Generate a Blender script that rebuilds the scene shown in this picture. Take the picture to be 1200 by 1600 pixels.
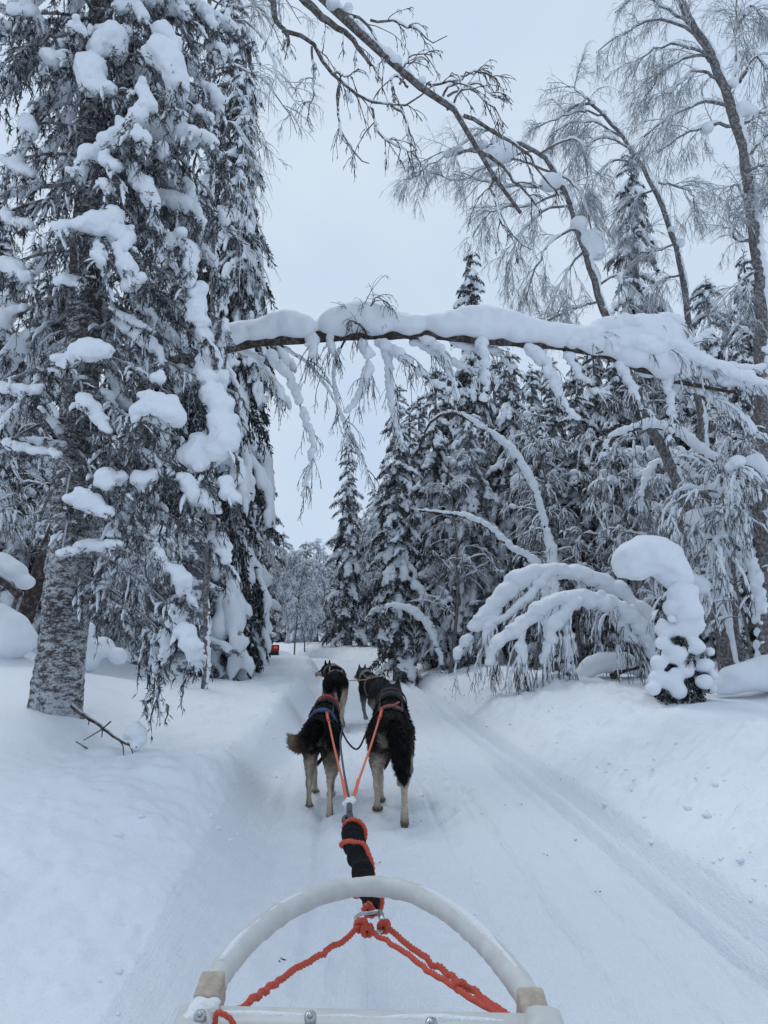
import bpy, math, random
import numpy as np
from mathutils import Vector
from mathutils.bvhtree import BVHTree

for o in list(bpy.data.objects):
    bpy.data.objects.remove(o)
SC = bpy.context.scene
COL = SC.collection
RNG = np.random.default_rng(11)
R = math.radians

# ------------------------------------------------------------------ camera
CAM_H = 0.95
PITCH = R(8.9)
F = 1155.0                      # focal length in pixels of the 1200 x 1600 photograph
cam_d = bpy.data.cameras.new('camera')
cam_d.sensor_fit = 'VERTICAL'
cam_d.sensor_height = 36.0
cam_d.sensor_width = 27.0
cam_d.lens = F / 1600 * 36
cam_d.clip_start = 0.05
cam_d.clip_end = 900
cam = bpy.data.objects.new('camera', cam_d)
cam.location = (0, 0, CAM_H)
cam.rotation_euler = (R(90) + PITCH, 0, 0)
COL.objects.link(cam)
SC.camera = cam

# ------------------------------------------------------------------ light: a thick overcast, snow-blue
world = bpy.data.worlds.new('World')
SC.world = world
world.use_nodes = True
wn, wl = world.node_tree.nodes, world.node_tree.links
wn.clear()
w_out = wn.new('ShaderNodeOutputWorld')
bg_sky = wn.new('ShaderNodeBackground')
sky = wn.new('ShaderNodeTexSky')
sky.sky_type = 'NISHITA'
sky.sun_disc = False
SUN_ELEV, SUN_AZ = R(58), R(325)
sky.sun_elevation = SUN_ELEV
sky.sun_rotation = SUN_AZ
sky.air_density = 1.0
sky.dust_density = 3.0
bg_sky.inputs['Strength'].default_value = 0.05
wl.new(sky.outputs['Color'], bg_sky.inputs['Color'])
bg_cloud = wn.new('ShaderNodeBackground')
tc = wn.new('ShaderNodeTexCoord')
cn = wn.new('ShaderNodeTexNoise')
cn.inputs['Scale'].default_value = 2.6
cn.inputs['Detail'].default_value = 4
cn.inputs['Roughness'].default_value = 0.5
wl.new(tc.outputs['Generated'], cn.inputs['Vector'])
cr = wn.new('ShaderNodeValToRGB')
cr.color_ramp.elements[0].position = 0.3
cr.color_ramp.elements[0].color = (0.56, 0.695, 0.88, 1)
cr.color_ramp.elements[1].position = 0.75
cr.color_ramp.elements[1].color = (0.72, 0.822, 0.935, 1)
wl.new(cn.outputs['Fac'], cr.inputs['Fac'])
wl.new(cr.outputs['Color'], bg_cloud.inputs['Color'])
bg_cloud.inputs['Strength'].default_value = 1.0
mixs = wn.new('ShaderNodeMixShader')
mixs.inputs['Fac'].default_value = 0.95
wl.new(bg_sky.outputs[0], mixs.inputs[1])
wl.new(bg_cloud.outputs[0], mixs.inputs[2])
wl.new(mixs.outputs[0], w_out.inputs['Surface'])

sun_d = bpy.data.lights.new('sun', 'SUN')
sun_d.energy = 1.0
sun_d.angle = R(24)
sun_d.color = (1.0, 0.99, 0.97)
sun = bpy.data.objects.new('sun', sun_d)
sun_dir = Vector((math.sin(SUN_AZ) * math.cos(SUN_ELEV), math.cos(SUN_AZ) * math.cos(SUN_ELEV), math.sin(SUN_ELEV)))
sun.rotation_euler = (-sun_dir).to_track_quat('-Z', 'Y').to_euler()
sun.location = (0, -5, 20)
COL.objects.link(sun)

vs = SC.view_settings
vs.view_transform = 'Standard'
vs.look = 'None'
vs.exposure = 0.0
vs.gamma = 1.0
vs.use_curve_mapping = False
SC.cycles.max_bounces = 8
SC.cycles.diffuse_bounces = 5

# ------------------------------------------------------------------ numeric helpers
def P(px, py, Y):
    """world point seen at a photograph pixel, Y metres ahead of the camera"""
    cx, cy = (px - 600) / F, (800 - py) / F
    dy = math.cos(PITCH) - cy * math.sin(PITCH)
    dz = math.sin(PITCH) + cy * math.cos(PITCH)
    t = Y / dy
    return np.array([cx * t, Y, CAM_H + dz * t])

def X_at(px, Y):
    return (px - 600) / F * Y * 1.0

def _hash(ix, iy, iz, seed):
    h = (ix * 374761393 + iy * 668265263 + iz * 1274126177 + seed * 974634777) & 0x7fffffff
    h = ((h ^ (h >> 13)) * 1103515245 + 12345) & 0x7fffffff
    h = ((h ^ (h >> 15)) * 1664525 + 1013904223) & 0x7fffffff
    return (h >> 7).astype(np.float64) / float(0x7fffffff >> 7) * 2 - 1

def noise3(p, freq=1.0, octv=1, seed=0):
    p = np.asarray(p, float) * freq
    out = np.zeros(p.shape[:-1]); amp = 1.0; tot = 0
    for o in range(octv):
        q = np.floor(p).astype(np.int64); f = p - q
        f = f * f * f * (f * (f * 6 - 15) + 10)
        ix, iy, iz = q[..., 0], q[..., 1], q[..., 2]
        fx, fy, fz = f[..., 0], f[..., 1], f[..., 2]
        v = 0
        for a in (0, 1):
            for b in (0, 1):
                for c in (0, 1):
                    w = (fx if a else 1 - fx) * (fy if b else 1 - fy) * (fz if c else 1 - fz)
                    v = v + w * _hash(ix + a, iy + b, iz + c, seed + o * 17)
        out += v * amp; tot += amp
        amp *= 0.5; p = p * 2.03 + 13.7
    return out / tot

def noise2(x, y, freq=1.0, octv=1, seed=0):
    p = np.stack([x * freq, y * freq, np.zeros_like(x)], -1)
    out = np.zeros(x.shape); amp = 1.0; tot = 0
    for o in range(octv):
        q = np.floor(p).astype(np.int64); f = p - q
        f = f * f * f * (f * (f * 6 - 15) + 10)
        ix, iy = q[..., 0], q[..., 1]
        fx, fy = f[..., 0], f[..., 1]
        z = np.zeros_like(ix)
        v = 0
        for a in (0, 1):
            for b in (0, 1):
                w = (fx if a else 1 - fx) * (fy if b else 1 - fy)
                v = v + w * _hash(ix + a, iy + b, z, seed + o * 17)
        out += v * amp; tot += amp
        amp *= 0.5; p = p * 2.03 + 13.7
    return out / tot

def sstep(a, b, x):
    t = np.clip((x - a) / (b - a), 0, 1)
    return t * t * (3 - 2 * t)

def nrm(v):
    return v / np.maximum(np.linalg.norm(v, axis=-1, keepdims=True), 1e-9)

def resample(pts, n):
    """smooth (Catmull-Rom) resampling of a polyline by arc length"""
    p = np.asarray(pts, float)
    if len(p) == 2:
        t = np.linspace(0, 1, n)[:, None]
        return p[0] * (1 - t) + p[1] * t
    e = np.vstack([2 * p[0] - p[1], p, 2 * p[-1] - p[-2]])
    out = []
    for i in range(1, len(e) - 2):
        t = np.linspace(0, 1, 12, endpoint=False)[:, None]
        a, b, c, d = e[i - 1], e[i], e[i + 1], e[i + 2]
        out.append(0.5 * (2 * b + (c - a) * t + (2 * a - 5 * b + 4 * c - d) * t * t + (-a + 3 * b - 3 * c + d) * t ** 3))
    out.append(p[-1:])
    q = np.vstack(out)
    s = np.concatenate([[0], np.cumsum(np.linalg.norm(np.diff(q[:, :3], axis=0), axis=1))])
    ss = np.linspace(0, s[-1], n)
    return np.stack([np.interp(ss, s, q[:, k]) for k in range(q.shape[1])], 1)

# ------------------------------------------------------------------ mesh building
class Geo:
    """collects vertices, quads and triangles into one mesh"""
    def __init__(self):
        self.v, self.q, self.t, self.n = [], [], [], 0
    def add(self, v, q=None, t=None):
        v = np.asarray(v, float).reshape(-1, 3)
        if len(v) == 0:
            return self
        self.v.append(v)
        if q is not None and len(q): self.q.append(np.asarray(q, np.int64) + self.n)
        if t is not None and len(t): self.t.append(np.asarray(t, np.int64) + self.n)
        self.n += len(v)
        return self
    def addg(self, g, M=None, T=None):
        v, q, t = g.arrays()
        if M is not None: v = v @ np.asarray(M).T
        if T is not None: v = v + T
        return self.add(v, q, t)
    def arrays(self):
        v = np.vstack(self.v) if self.v else np.zeros((0, 3))
        q = np.vstack(self.q) if self.q else np.zeros((0, 4), np.int64)
        t = np.vstack(self.t) if self.t else np.zeros((0, 3), np.int64)
        return v, q, t
    def mesh(self, name, mat=None, smooth=True):
        v, q, t = self.arrays()
        me = bpy.data.meshes.new(name)
        me.vertices.add(len(v)); me.vertices.foreach_set('co', v.astype(np.float32).ravel())
        nl = len(q) * 4 + len(t) * 3
        me.loops.add(nl)
        me.loops.foreach_set('vertex_index', np.concatenate([q.ravel(), t.ravel()]).astype(np.int32))
        npol = len(q) + len(t)
        me.polygons.add(npol)
        st = np.concatenate([np.arange(len(q)) * 4, len(q) * 4 + np.arange(len(t)) * 3]).astype(np.int32)
        me.polygons.foreach_set('loop_start', st)
        me.polygons.foreach_set('use_smooth', np.full(npol, smooth, bool))
        me.update(calc_edges=True)
        if mat: me.materials.append(mat)
        return me

def obj(name, data, parent=None, **props):
    if isinstance(data, Geo):
        raise TypeError
    o = bpy.data.objects.new(name, data)
    COL.objects.link(o)
    if parent is not None:
        o.parent = parent
    for k, v in props.items():
        if v: o[k] = v
    return o

def root(name, label, cat, loc=(0, 0, 0), rz=0.0, group=None):
    o = bpy.data.objects.new(name, None)
    o.empty_display_size = 0.2
    COL.objects.link(o)
    o.location = loc; o.rotation_euler = (0, 0, rz)
    o['label'] = label; o['category'] = cat
    if group: o['group'] = group
    return o

def tubes(polys, radii, sides=5, cap=False):
    """polys: list of (n,3) or array (m,n,3); radii likewise -> Geo"""
    g = Geo()
    by = {}
    for p, r in zip(polys, radii):
        by.setdefault(len(p), []).append((p, r))
    for n, lst in by.items():
        Pm = np.array([a for a, _ in lst], float); Rm = np.array([np.broadcast_to(b, (n,)) for _, b in lst], float)
        m = len(Pm)
        T = np.empty_like(Pm)
        T[:, 1:-1] = Pm[:, 2:] - Pm[:, :-2]; T[:, 0] = Pm[:, 1] - Pm[:, 0]; T[:, -1] = Pm[:, -1] - Pm[:, -2]
        T = nrm(T)
        md = nrm(Pm[:, -1] - Pm[:, 0] + 1e-6)
        ref = np.cross(md, np.array([0, 0, 1.0]))
        bad = np.linalg.norm(ref, axis=1) < 0.15
        ref[bad] = np.array([1.0, 0.2, 0])
        ref = nrm(ref)[:, None, :]
        U = ref - (ref * T).sum(-1, keepdims=True) * T
        U = nrm(U); V = np.cross(T, U)
        a = np.arange(sides) / sides * 2 * math.pi
        ring = (np.cos(a)[None, None, :, None] * U[:, :, None, :] + np.sin(a)[None, None, :, None] * V[:, :, None, :])
        W = Pm[:, :, None, :] + ring * Rm[:, :, None, None]
        i = np.arange(n - 1)[:, None] * sides; j = np.arange(sides)[None, :]; j2 = (j + 1) % sides
        q = np.stack([i + j, i + j2, i + sides + j2, i + sides + j], -1).reshape(-1, 4)
        qq = (q[None] + (np.arange(m) * n * sides)[:, None, None]).reshape(-1, 4)
        base = W.reshape(-1, 3)
        tt = None
        if cap:
            c0 = Pm[:, 0]; c1 = Pm[:, -1]
            nb = len(base)
            base = np.vstack([base, c0, c1])
            k = np.arange(m)[:, None]
            jj = np.arange(sides)[None]; jj2 = (jj + 1) % sides
            t0 = np.stack([np.broadcast_to(nb + k, (m, sides)), k * n * sides + jj2, k * n * sides + jj], -1)
            o1 = k * n * sides + (n - 1) * sides
            t1 = np.stack([np.broadcast_to(nb + m + k, (m, sides)), o1 + jj, o1 + jj2], -1)
            tt = np.vstack([t0.reshape(-1, 3), t1.reshape(-1, 3)])
        g.add(base, qq, tt)
    return g

def blades(B, D, L, Wd, rng=RNG):
    """narrow kite-shaped leaves: base points, directions, lengths, widths"""
    B = np.asarray(B, float); D = nrm(np.asarray(D, float)); m = len(B)
    L = np.broadcast_to(L, (m,))[:, None]; Wd = np.broadcast_to(Wd, (m,))[:, None]
    s = nrm(np.cross(D, rng.normal(size=(m, 3))))
    b = np.cross(D, s)
    mid = B + D * L * 0.45 + b * L * 0.05
    v = np.stack([B, mid + s * Wd, B + D * L, mid - s * Wd], 1).reshape(-1, 3)
    q = np.arange(m * 4).reshape(-1, 4)
    return Geo().add(v, q)

CORN = [(0,0,0),(1,0,0),(0,1,0),(1,1,0),(0,0,1),(1,0,1),(0,1,1),(1,1,1)]
EDG = [(0,1),(2,3),(4,5),(6,7),(0,2),(1,3),(4,6),(5,7),(0,4),(1,5),(2,6),(3,7)]
def surfnets(Fd, origin, h):
    S = Fd < 0
    nx, ny, nz = Fd.shape
    c = np.zeros((nx - 1, ny - 1, nz - 1), np.int8)
    for a, b, d in CORN:
        c += S[a:nx - 1 + a, b:ny - 1 + b, d:nz - 1 + d]
    mask = (c > 0) & (c < 8)
    cells = np.argwhere(mask)
    ids = np.full(mask.shape, -1, np.int64); ids[mask] = np.arange(len(cells))
    pos = np.zeros((len(cells), 3)); cnt = np.zeros((len(cells), 1))
    vals = [Fd[cells[:, 0] + a, cells[:, 1] + b, cells[:, 2] + d] for a, b, d in CORN]
    for i, j in EDG:
        fa, fb = vals[i], vals[j]
        cr_ = ((fa < 0) != (fb < 0))
        t = np.where(cr_, fa / np.where(cr_, fa - fb, 1), 0)
        a = np.array(CORN[i], float); b = np.array(CORN[j], float)
        pos += np.where(cr_[:, None], a + t[:, None] * (b - a), 0); cnt += cr_[:, None]
    V = (cells + pos / cnt) * h + origin
    Q = []
    for ax in range(3):
        A = np.moveaxis(S, ax, 0); I = np.moveaxis(ids, ax, 0)
        e = A[:-1] != A[1:]
        e = e[:, 1:-1, 1:-1]
        w = np.argwhere(e); 
        if len(w) == 0: continue
        i, j, k = w[:, 0], w[:, 1] + 1, w[:, 2] + 1
        q = np.stack([I[i, j - 1, k - 1], I[i, j, k - 1], I[i, j, k], I[i, j - 1, k]], 1)
        flip = ~A[i, j, k]
        if ax == 1: flip = ~flip
        q[flip] = q[flip][:, ::-1]
        Q.append(q)
    Q = np.vstack(Q)
    Q = Q[(Q >= 0).all(1)]
    return V, Q

def blob(C, Rd, h, k=0.5, amp=0.12, freq=None, seed=0, squash=(1, 1, 0.85)):
    """snow: a smooth union of lumps -> Geo"""
    C = np.asarray(C, float); Rd = np.asarray(Rd, float)
    sq = np.asarray(squash, float)
    rm = Rd.max()
    mg = rm * 0.35 + 2 * h
    lo = (C - Rd[:, None] * np.maximum(sq, 1) ).min(0) - mg; hi = (C + Rd[:, None] * np.maximum(sq, 1)).max(0) + mg
    n = np.ceil((hi - lo) / h).astype(int) + 1
    while n.prod() > 1.6e6:
        h *= 1.2
        n = np.ceil((hi - lo) / h).astype(int) + 1
    Fd = np.full(tuple(n), 9.0)
    ax = [lo[i] + np.arange(n[i]) * h for i in range(3)]
    for c, r in zip(C, Rd):
        kk = k * r
        ext = r * np.maximum(sq, 1) + kk + 3 * h
        s = [slice(max(0, int((c[i] - ext[i] - lo[i]) / h)), min(n[i], int((c[i] + ext[i] - lo[i]) / h) + 2)) for i in range(3)]
        dx = (ax[0][s[0]] - c[0])[:, None, None] / sq[0]
        dy = (ax[1][s[1]] - c[1])[None, :, None] / sq[1]
        dz = (ax[2][s[2]] - c[2])[None, None, :] / sq[2]
        d = np.sqrt(dx * dx + dy * dy + dz * dz) - r
        f = Fd[s[0], s[1], s[2]]
        hh = np.maximum(kk - np.abs(f - d), 0) / kk
        Fd[s[0], s[1], s[2]] = np.minimum(f, d) - hh * hh * kk * 0.25
    near = np.abs(Fd) < rm * 0.5
    w = np.argwhere(near)
    pts = lo + w * h
    fr = freq if freq else 0.9 / max(np.median(Rd), 1e-3)
    Fd[near] += amp * np.median(Rd) * noise3(pts, fr, 2, seed) * 1.3
    V, Q = surfnets(Fd, lo, h)
    return Geo().add(V, Q)

# ------------------------------------------------------------------ materials
def new_mat(name):
    m = bpy.data.materials.new(name); m.use_nodes = True
    nt = m.node_tree; b = nt.nodes['Principled BSDF']
    return m, nt, b

def nd(nt, typ, **kw):
    n = nt.nodes.new(typ)
    for k, v in kw.items():
        if k in n.inputs: n.inputs[k].default_value = v
        else: setattr(n, k, v)
    return n

def mixcol(nt, fac, a, b):
    m = nt.nodes.new('ShaderNodeMix'); m.data_type = 'RGBA'
    for sock, val in ((m.inputs[0], fac), (m.inputs[6], a), (m.inputs[7], b)):
        if hasattr(val, 'is_linked') or hasattr(val, 'node'): nt.links.new(val, sock)
        else: sock.default_value = val if not isinstance(val, tuple) else (*val, 1)
    return m.outputs[2]

def math_n(nt, op, a, b=None, clamp=False):
    m = nt.nodes.new('ShaderNodeMath'); m.operation = op; m.use_clamp = clamp
    for i, val in enumerate((a, b)):
        if val is None: continue
        if hasattr(val, 'node'): nt.links.new(val, m.inputs[i])
        else: m.inputs[i].default_value = val
    return m.outputs[0]

def maprange(nt, v, a, b, c=0.0, d=1.0):
    m = nt.nodes.new('ShaderNodeMapRange'); m.interpolation_type = 'SMOOTHSTEP'
    nt.links.new(v, m.inputs[0])
    for i, x in enumerate((a, b, c, d)): m.inputs[i + 1].default_value = x
    return m.outputs[0]

def noise_n(nt, scale, detail=3, rough=0.55, coord='Object', stretch=None):
    t = nt.nodes.new('ShaderNodeTexCoord'); n = nt.nodes.new('ShaderNodeTexNoise')
    n.inputs['Scale'].default_value = scale; n.inputs['Detail'].default_value = detail; n.inputs['Roughness'].default_value = rough
    src = t.outputs[coord]
    if stretch:
        mp = nt.nodes.new('ShaderNodeMapping'); mp.inputs['Scale'].default_value = stretch
        nt.links.new(src, mp.inputs['Vector']); src = mp.outputs[0]
    nt.links.new(src, n.inputs['Vector'])
    return n.outputs['Fac']

def bump(nt, b, h, strength=0.4, dist=0.02):
    n = nt.nodes.new('ShaderNodeBump'); n.inputs['Strength'].default_value = strength; n.inputs['Distance'].default_value = dist
    nt.links.new(h, n.inputs['Height']); nt.links.new(n.outputs[0], b.inputs['Normal'])

def normal_z(nt):
    g = nt.nodes.new('ShaderNodeNewGeometry'); s = nt.nodes.new('ShaderNodeSeparateXYZ')
    nt.links.new(g.outputs['Normal'], s.inputs[0])
    return s.outputs[2]

SNOW = (0.79, 0.825, 0.875)
def snow_mat(name, bump_sc=(9, 60), st=(0.25, 0.3), col=SNOW):
    m, nt, b = new_mat(name)
    b.inputs['Base Color'].default_value = (*col, 1)
    b.inputs['Roughness'].default_value = 0.75
    b.inputs['Specular IOR Level'].default_value = 0.25
    a = noise_n(nt, bump_sc[0], 4, 0.6); c = noise_n(nt, bump_sc[1], 3, 0.7)
    h = math_n(nt, 'ADD', math_n(nt, 'MULTIPLY', a, st[0]), math_n(nt, 'MULTIPLY', c, st[1] * bump_sc[0] / bump_sc[1] * 2))
    bump(nt, b, h, 0.6, 0.06)
    return m

M_SNOW = snow_mat('snow')
M_GROUND = snow_mat('ground_snow', (14, 90), (0.22, 0.42))
# packed trail: streaks drawn out along the direction of travel
M_TRAIL, nt, b = new_mat('packed_snow')
b.inputs['Base Color'].default_value = (0.79, 0.83, 0.885, 1); b.inputs['Roughness'].default_value = 0.65
b.inputs['Specular IOR Level'].default_value = 0.3
a = noise_n(nt, 5, 5, 0.7, stretch=(10, 0.5, 1)); c = noise_n(nt, 30, 5, 0.72); e = noise_n(nt, 120, 2, 0.6)
h = math_n(nt, 'ADD', math_n(nt, 'MULTIPLY', a, 0.34), math_n(nt, 'ADD', math_n(nt, 'MULTIPLY', c, 0.34), math_n(nt, 'MULTIPLY', e, 0.06)))
bump(nt, b, h, 0.75, 0.045)

def frosted(name, base, base2, frost, up=(0.15, 0.75), nsc=8, amount=0.5, rough=0.85, spread=0.25):
    """dark bark or needles with rime on the upper sides and in patches"""
    m, nt, b = new_mat(name)
    b.inputs['Roughness'].default_value = rough; b.inputs['Specular IOR Level'].default_value = 0.15
    n1 = noise_n(nt, nsc, 3, 0.65); n2 = noise_n(nt, nsc * 3.7, 2, 0.6)
    dark = mixcol(nt, n2, base, base2)
    upf = maprange(nt, normal_z(nt), up[0], up[1])
    patch = maprange(nt, n1, 0.62 - amount * 0.3 - spread * .5, 0.62 - amount * 0.3 + spread * .5)
    fac = math_n(nt, 'MAXIMUM', math_n(nt, 'MULTIPLY', upf, math_n(nt, 'ADD', n2, 0.35), True), math_n(nt, 'MULTIPLY', patch, amount * 1.3, True))
    nt.links.new(mixcol(nt, fac, dark, frost), b.inputs['Base Color'])
    return m

RIME = (0.60, 0.64, 0.70)
M_NEEDLE = frosted('spruce_needles', (0.009, 0.011, 0.0105), (0.028, 0.034, 0.030), (0.70, 0.74, 0.79), nsc=22, amount=0.22, up=(0.5, 1.0), spread=.11)
M_NEEDLE_W = frosted('rimed_needles', (0.03, 0.035, 0.035), (0.09, 0.10, 0.10), RIME, nsc=9, amount=0.40, up=(0.35, 0.95))
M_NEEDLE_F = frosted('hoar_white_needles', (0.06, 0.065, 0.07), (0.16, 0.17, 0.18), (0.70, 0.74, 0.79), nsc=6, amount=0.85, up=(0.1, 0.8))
M_HANG = frosted('rimed_lichen', (0.018, 0.019, 0.021), (0.072, 0.073, 0.077), (0.56, 0.59, 0.645), nsc=28, amount=0.33, up=(0.4, 1.0), spread=.13)
M_TWIG = frosted('frosted_twigs', (0.03, 0.024, 0.022), (0.08, 0.065, 0.06), (0.70, 0.74, 0.79), nsc=30, amount=0.52, up=(-0.2, 0.5), spread=.18)
M_TWIG_F = frosted('forest_twigs', (0.025, 0.02, 0.02), (0.07, 0.058, 0.054), (0.72, 0.755, 0.80), nsc=28, amount=0.36, up=(0.1, 0.75), spread=.15)
M_TWIG_D = frosted('bare_twigs', (0.022, 0.018, 0.017), (0.06, 0.05, 0.045), RIME, nsc=16, amount=0.22, up=(0.25, 0.75))
M_BARK_B = frosted('birch_bark', (0.04, 0.034, 0.032), (0.17, 0.145, 0.135), (0.62, 0.66, 0.71), nsc=34, amount=0.26, up=(0.25, 0.8), spread=.3)
M_BARK_D = frosted('dark_bark', (0.022, 0.017, 0.015), (0.085, 0.06, 0.048), RIME, nsc=22, amount=0.14, up=(0.55, 0.95))
M_BARK_P = frosted('spruce_bark', (0.05, 0.045, 0.045), (0.14, 0.12, 0.115), RIME, nsc=9, amount=0.38, up=(0.4, 0.9))

def plain(name, col, rough=0.6, metal=0.0, spec=0.5, nsc=None, var=0.25, bmp=None, dist=0.004):
    m, nt, b = new_mat(name)
    b.inputs['Roughness'].default_value = rough; b.inputs['Metallic'].default_value = metal; b.inputs['Specular IOR Level'].default_value = spec
    if nsc:
        n = noise_n(nt, nsc, 4, 0.6)
        nt.links.new(mixcol(nt, n, tuple(c * (1 - var) for c in col), tuple(min(1, c * (1 + var)) for c in col)), b.inputs['Base Color'])
        if bmp: bump(nt, b, n, bmp, dist)
    else:
        b.inputs['Base Color'].default_value = (*col, 1)
    return m
# ------------------------------------------------------------------ ground
def trail_x(y):
    y = np.asarray(y, float)
    return 0.46 - 0.060 * y - 0.020 * np.maximum(y - 15, 0) ** 2 * np.where(y < 40, 1, 0) - np.where(y >= 40, 12.5 + (y - 40) * 1.0, 0)

def gauss(x, s):
    return np.exp(-(x / s) ** 2)

BUMPS = [(-3.9, 6.6, 0.55, 1.1), (-2.55, 5.6, 0.16, 0.7), (-2.15, 4.7, 0.10, 0.45), (4.3, 7.4, 0.22, 0.7), (5.6, 8.2, 0.3, 1.0), (3.0, 9.6, 0.10, 0.8),
         (-6.2, 9, 0.6, 1.6), (-4.2, 9.5, 0.25, 1.2), (6.8, 12, 0.4, 2.0), (-2.6, 2.6, 0.10, 0.8), (2.7, 4.3, 0.10, 0.6)]

def ground_h(x, y):
    x = np.asarray(x, float); y = np.asarray(y, float)
    u = x - trail_x(y)
    edge_l = 0.84 + 0.07 * noise2(x * 0, y, 0.9, 2, 3) + 0.05 * np.sin(y * 1.7)
    edge_r = 0.97 + 0.05 * noise2(x * 0, y, 0.7, 2, 5)
    ul, ur = -u - edge_l, u - edge_r
    steep = 0.24 + 0.75 * sstep(4.4, 2.6, y)
    bl = (0.22 - .05 * sstep(4, 2.5, y)) * sstep(-0.05, steep, ul) + 0.14 * sstep(0.25, 2.2, ul) + 0.10 * sstep(2, 5, ul)
    br = 0.13 * sstep(0.0, 0.30, ur) + 0.16 * sstep(0.2, 1.1, ur) + 0.08 * sstep(1.2, 4.5, ur)
    h = np.where(u < 0, bl, br)
    h = h + 0.35 * sstep(5, 14, np.abs(u))
    ml = sstep(0.0, 0.35, np.maximum(ul, ur))                     # off the trail
    ms = sstep(0.0, 0.3, ur) * (1 - sstep(1.0, 2.2, ur)) + 0.45 * sstep(0, .3, ul) * (1 - sstep(0.7, 1.6, ul))   # churned shoulder
    h = h + ml * (0.085 * noise2(x, y, 0.55, 2, 21) + 0.016 * noise2(x, y, 1.9, 2, 23))
    h = h + ms * (0.065 * noise2(x, y, 2.2, 2, 31) + 0.070 * np.abs(noise2(x, y, 5.0, 4, 33)) * (1 + noise2(x, y, 1.1, 1, 37)) + 0.050 * np.maximum(noise2(x, y, 13, 3, 35), 0))
    # wind-laid ripples on the open snow
    h = h + ml * (1 - ms * 0.6) * 0.010 * np.sin(9 * (y + 0.5 * x) + 4 * noise2(x, y, 0.8, 2, 41)) * (0.5 + 0.5 * noise2(x, y, 0.5, 1, 43))
    for (bx, by, a, s) in BUMPS:
        d2 = ((x - bx) ** 2 + (y - by) ** 2) / s ** 2
        h = h + a * np.exp(-d2)
    # the trail itself
    mt = 1 - sstep(0.82, 1.0, np.abs(u))
    wob = 0.03 * noise2(x * 0, y, 0.8, 2, 51)
    v = u + wob
    g = -0.125 * gauss(v - 0.915, 0.070) + 0.036 * gauss(v - 0.82, 0.030) - 0.072 * gauss(v - 0.74, 0.029) + 0.026 * gauss(v - 0.675, 0.028) - 0.014 * gauss(v - 0.62, 0.018) + 0.012 * gauss(v - 0.62, 0.014) - 0.011 * gauss(v - 0.52, 0.012)
    g = g - 0.019 * gauss(v - 0.30, 0.016) * (0.6 + 0.6 * noise2(x * 0, y, 0.7, 1, 53)) - 0.016 * gauss(v - 0.05, 0.014) * (0.5 + 0.7 * noise2(x * 0, y, 0.9, 1, 55))
    g = g - 0.020 * gauss(v + 0.55, 0.020) - 0.012 * gauss(v + 0.36, 0.014) + 0.008 * gauss(v + 0.48, 0.03) - 0.02 * gauss(v + 0.78, 0.06)
    grain = noise2(u * 12, y, 0.8, 3, 61) * 0.016 + noise2(x, y, 10, 3, 63) * 0.009 + noise2(x, y, 28, 2, 65) * 0.0045
    feet = 0.012 * sstep(0.0, 0.7, noise2(x, y, 5.5, 2, 67)) * gauss(v + 0.15, 0.5)
    h = h + g + mt * (grain - feet) - 0.02 * mt
    # paw prints of the team, pressed into the packed snow
    for (px_, py_, dp) in PRINTS:
        near_ = (np.abs(x - px_) < .16) & (np.abs(y - py_) < .16)
        if near_.any():
            d2 = ((x[near_] - px_) / .034) ** 2 + ((y[near_] - py_) / .042) ** 2
            h[near_] += -dp * np.exp(-d2 ** 1.5) + dp * .35 * np.exp(-((np.sqrt(d2) - 1.5) / .45) ** 2)
    return h

_pr = np.random.default_rng(12)
PRINTS = []
for lane in (-.46, -.30, .10, .27):
    yq = 1.75 + _pr.uniform(0, .2)
    while yq < 9:
        PRINTS.append((float(trail_x(yq)) + lane * .9 + _pr.normal(0, .045), yq, _pr.uniform(.010, .026)))
        yq += _pr.uniform(.16, .42)

def gh(x, y):
    return float(ground_h(np.array([x]), np.array([y]))[0])

def build_ground():
    ys = [-3.5]
    while ys[-1] < 420:
        d = ys[-1]
        stp = 0.10 if d < 0.8 else (0.012 + 0.0064 * max(d - 0.8, 0) if d < 14 else 0.0066 * d * (1 + max(0, d - 20) * 0.06))
        ys.append(d + stp)
    ys = np.array(ys)
    t = np.linspace(-1, 1, 541)
    s = np.sign(t) * (0.36 * np.abs(t) + 1.04 * np.abs(t) ** 4)
    fan = ys + 4.2
    X = s[None, :] * fan[:, None]
    X = X - 0.06 * ys[:, None] * (1 - sstep(0.3, 1.2, np.abs(s)))[None, :]
    Y = np.repeat(ys[:, None], len(s), 1)
    Z = ground_h(X, Y)
    V = np.stack([X, Y, Z], -1)
    ny, nx = Z.shape
    i = np.arange(ny - 1)[:, None] * nx; j = np.arange(nx - 1)[None, :]
    Q = np.stack([i + j, i + j + 1, i + nx + j + 1, i + nx + j], -1).reshape(-1, 4)
    flat = V.reshape(-1, 3)
    cen = flat[Q].mean(1)
    on = (np.abs(cen[:, 0] - trail_x(cen[:, 1])) < 1.02) & (cen[:, 1] < 26)
    # normals of the whole sheet, so that the two pieces meet without a seam
    gx = np.gradient(V, axis=1); gy = np.gradient(V, axis=0)
    N = nrm(np.cross(gx, gy)).reshape(-1, 3)
    for name, sel, mat in (('ground', ~on, M_GROUND), ('trail', on, M_TRAIL)):
        q = Q[sel]
        used, inv = np.unique(q, return_inverse=True)
        me = Geo().add(flat[used], inv.reshape(-1, 4)).mesh(name, mat)
        me.normals_split_custom_set_from_vertices(N[used].astype(np.float32))
        obj(name, me, kind='structure')
build_ground()

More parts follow.
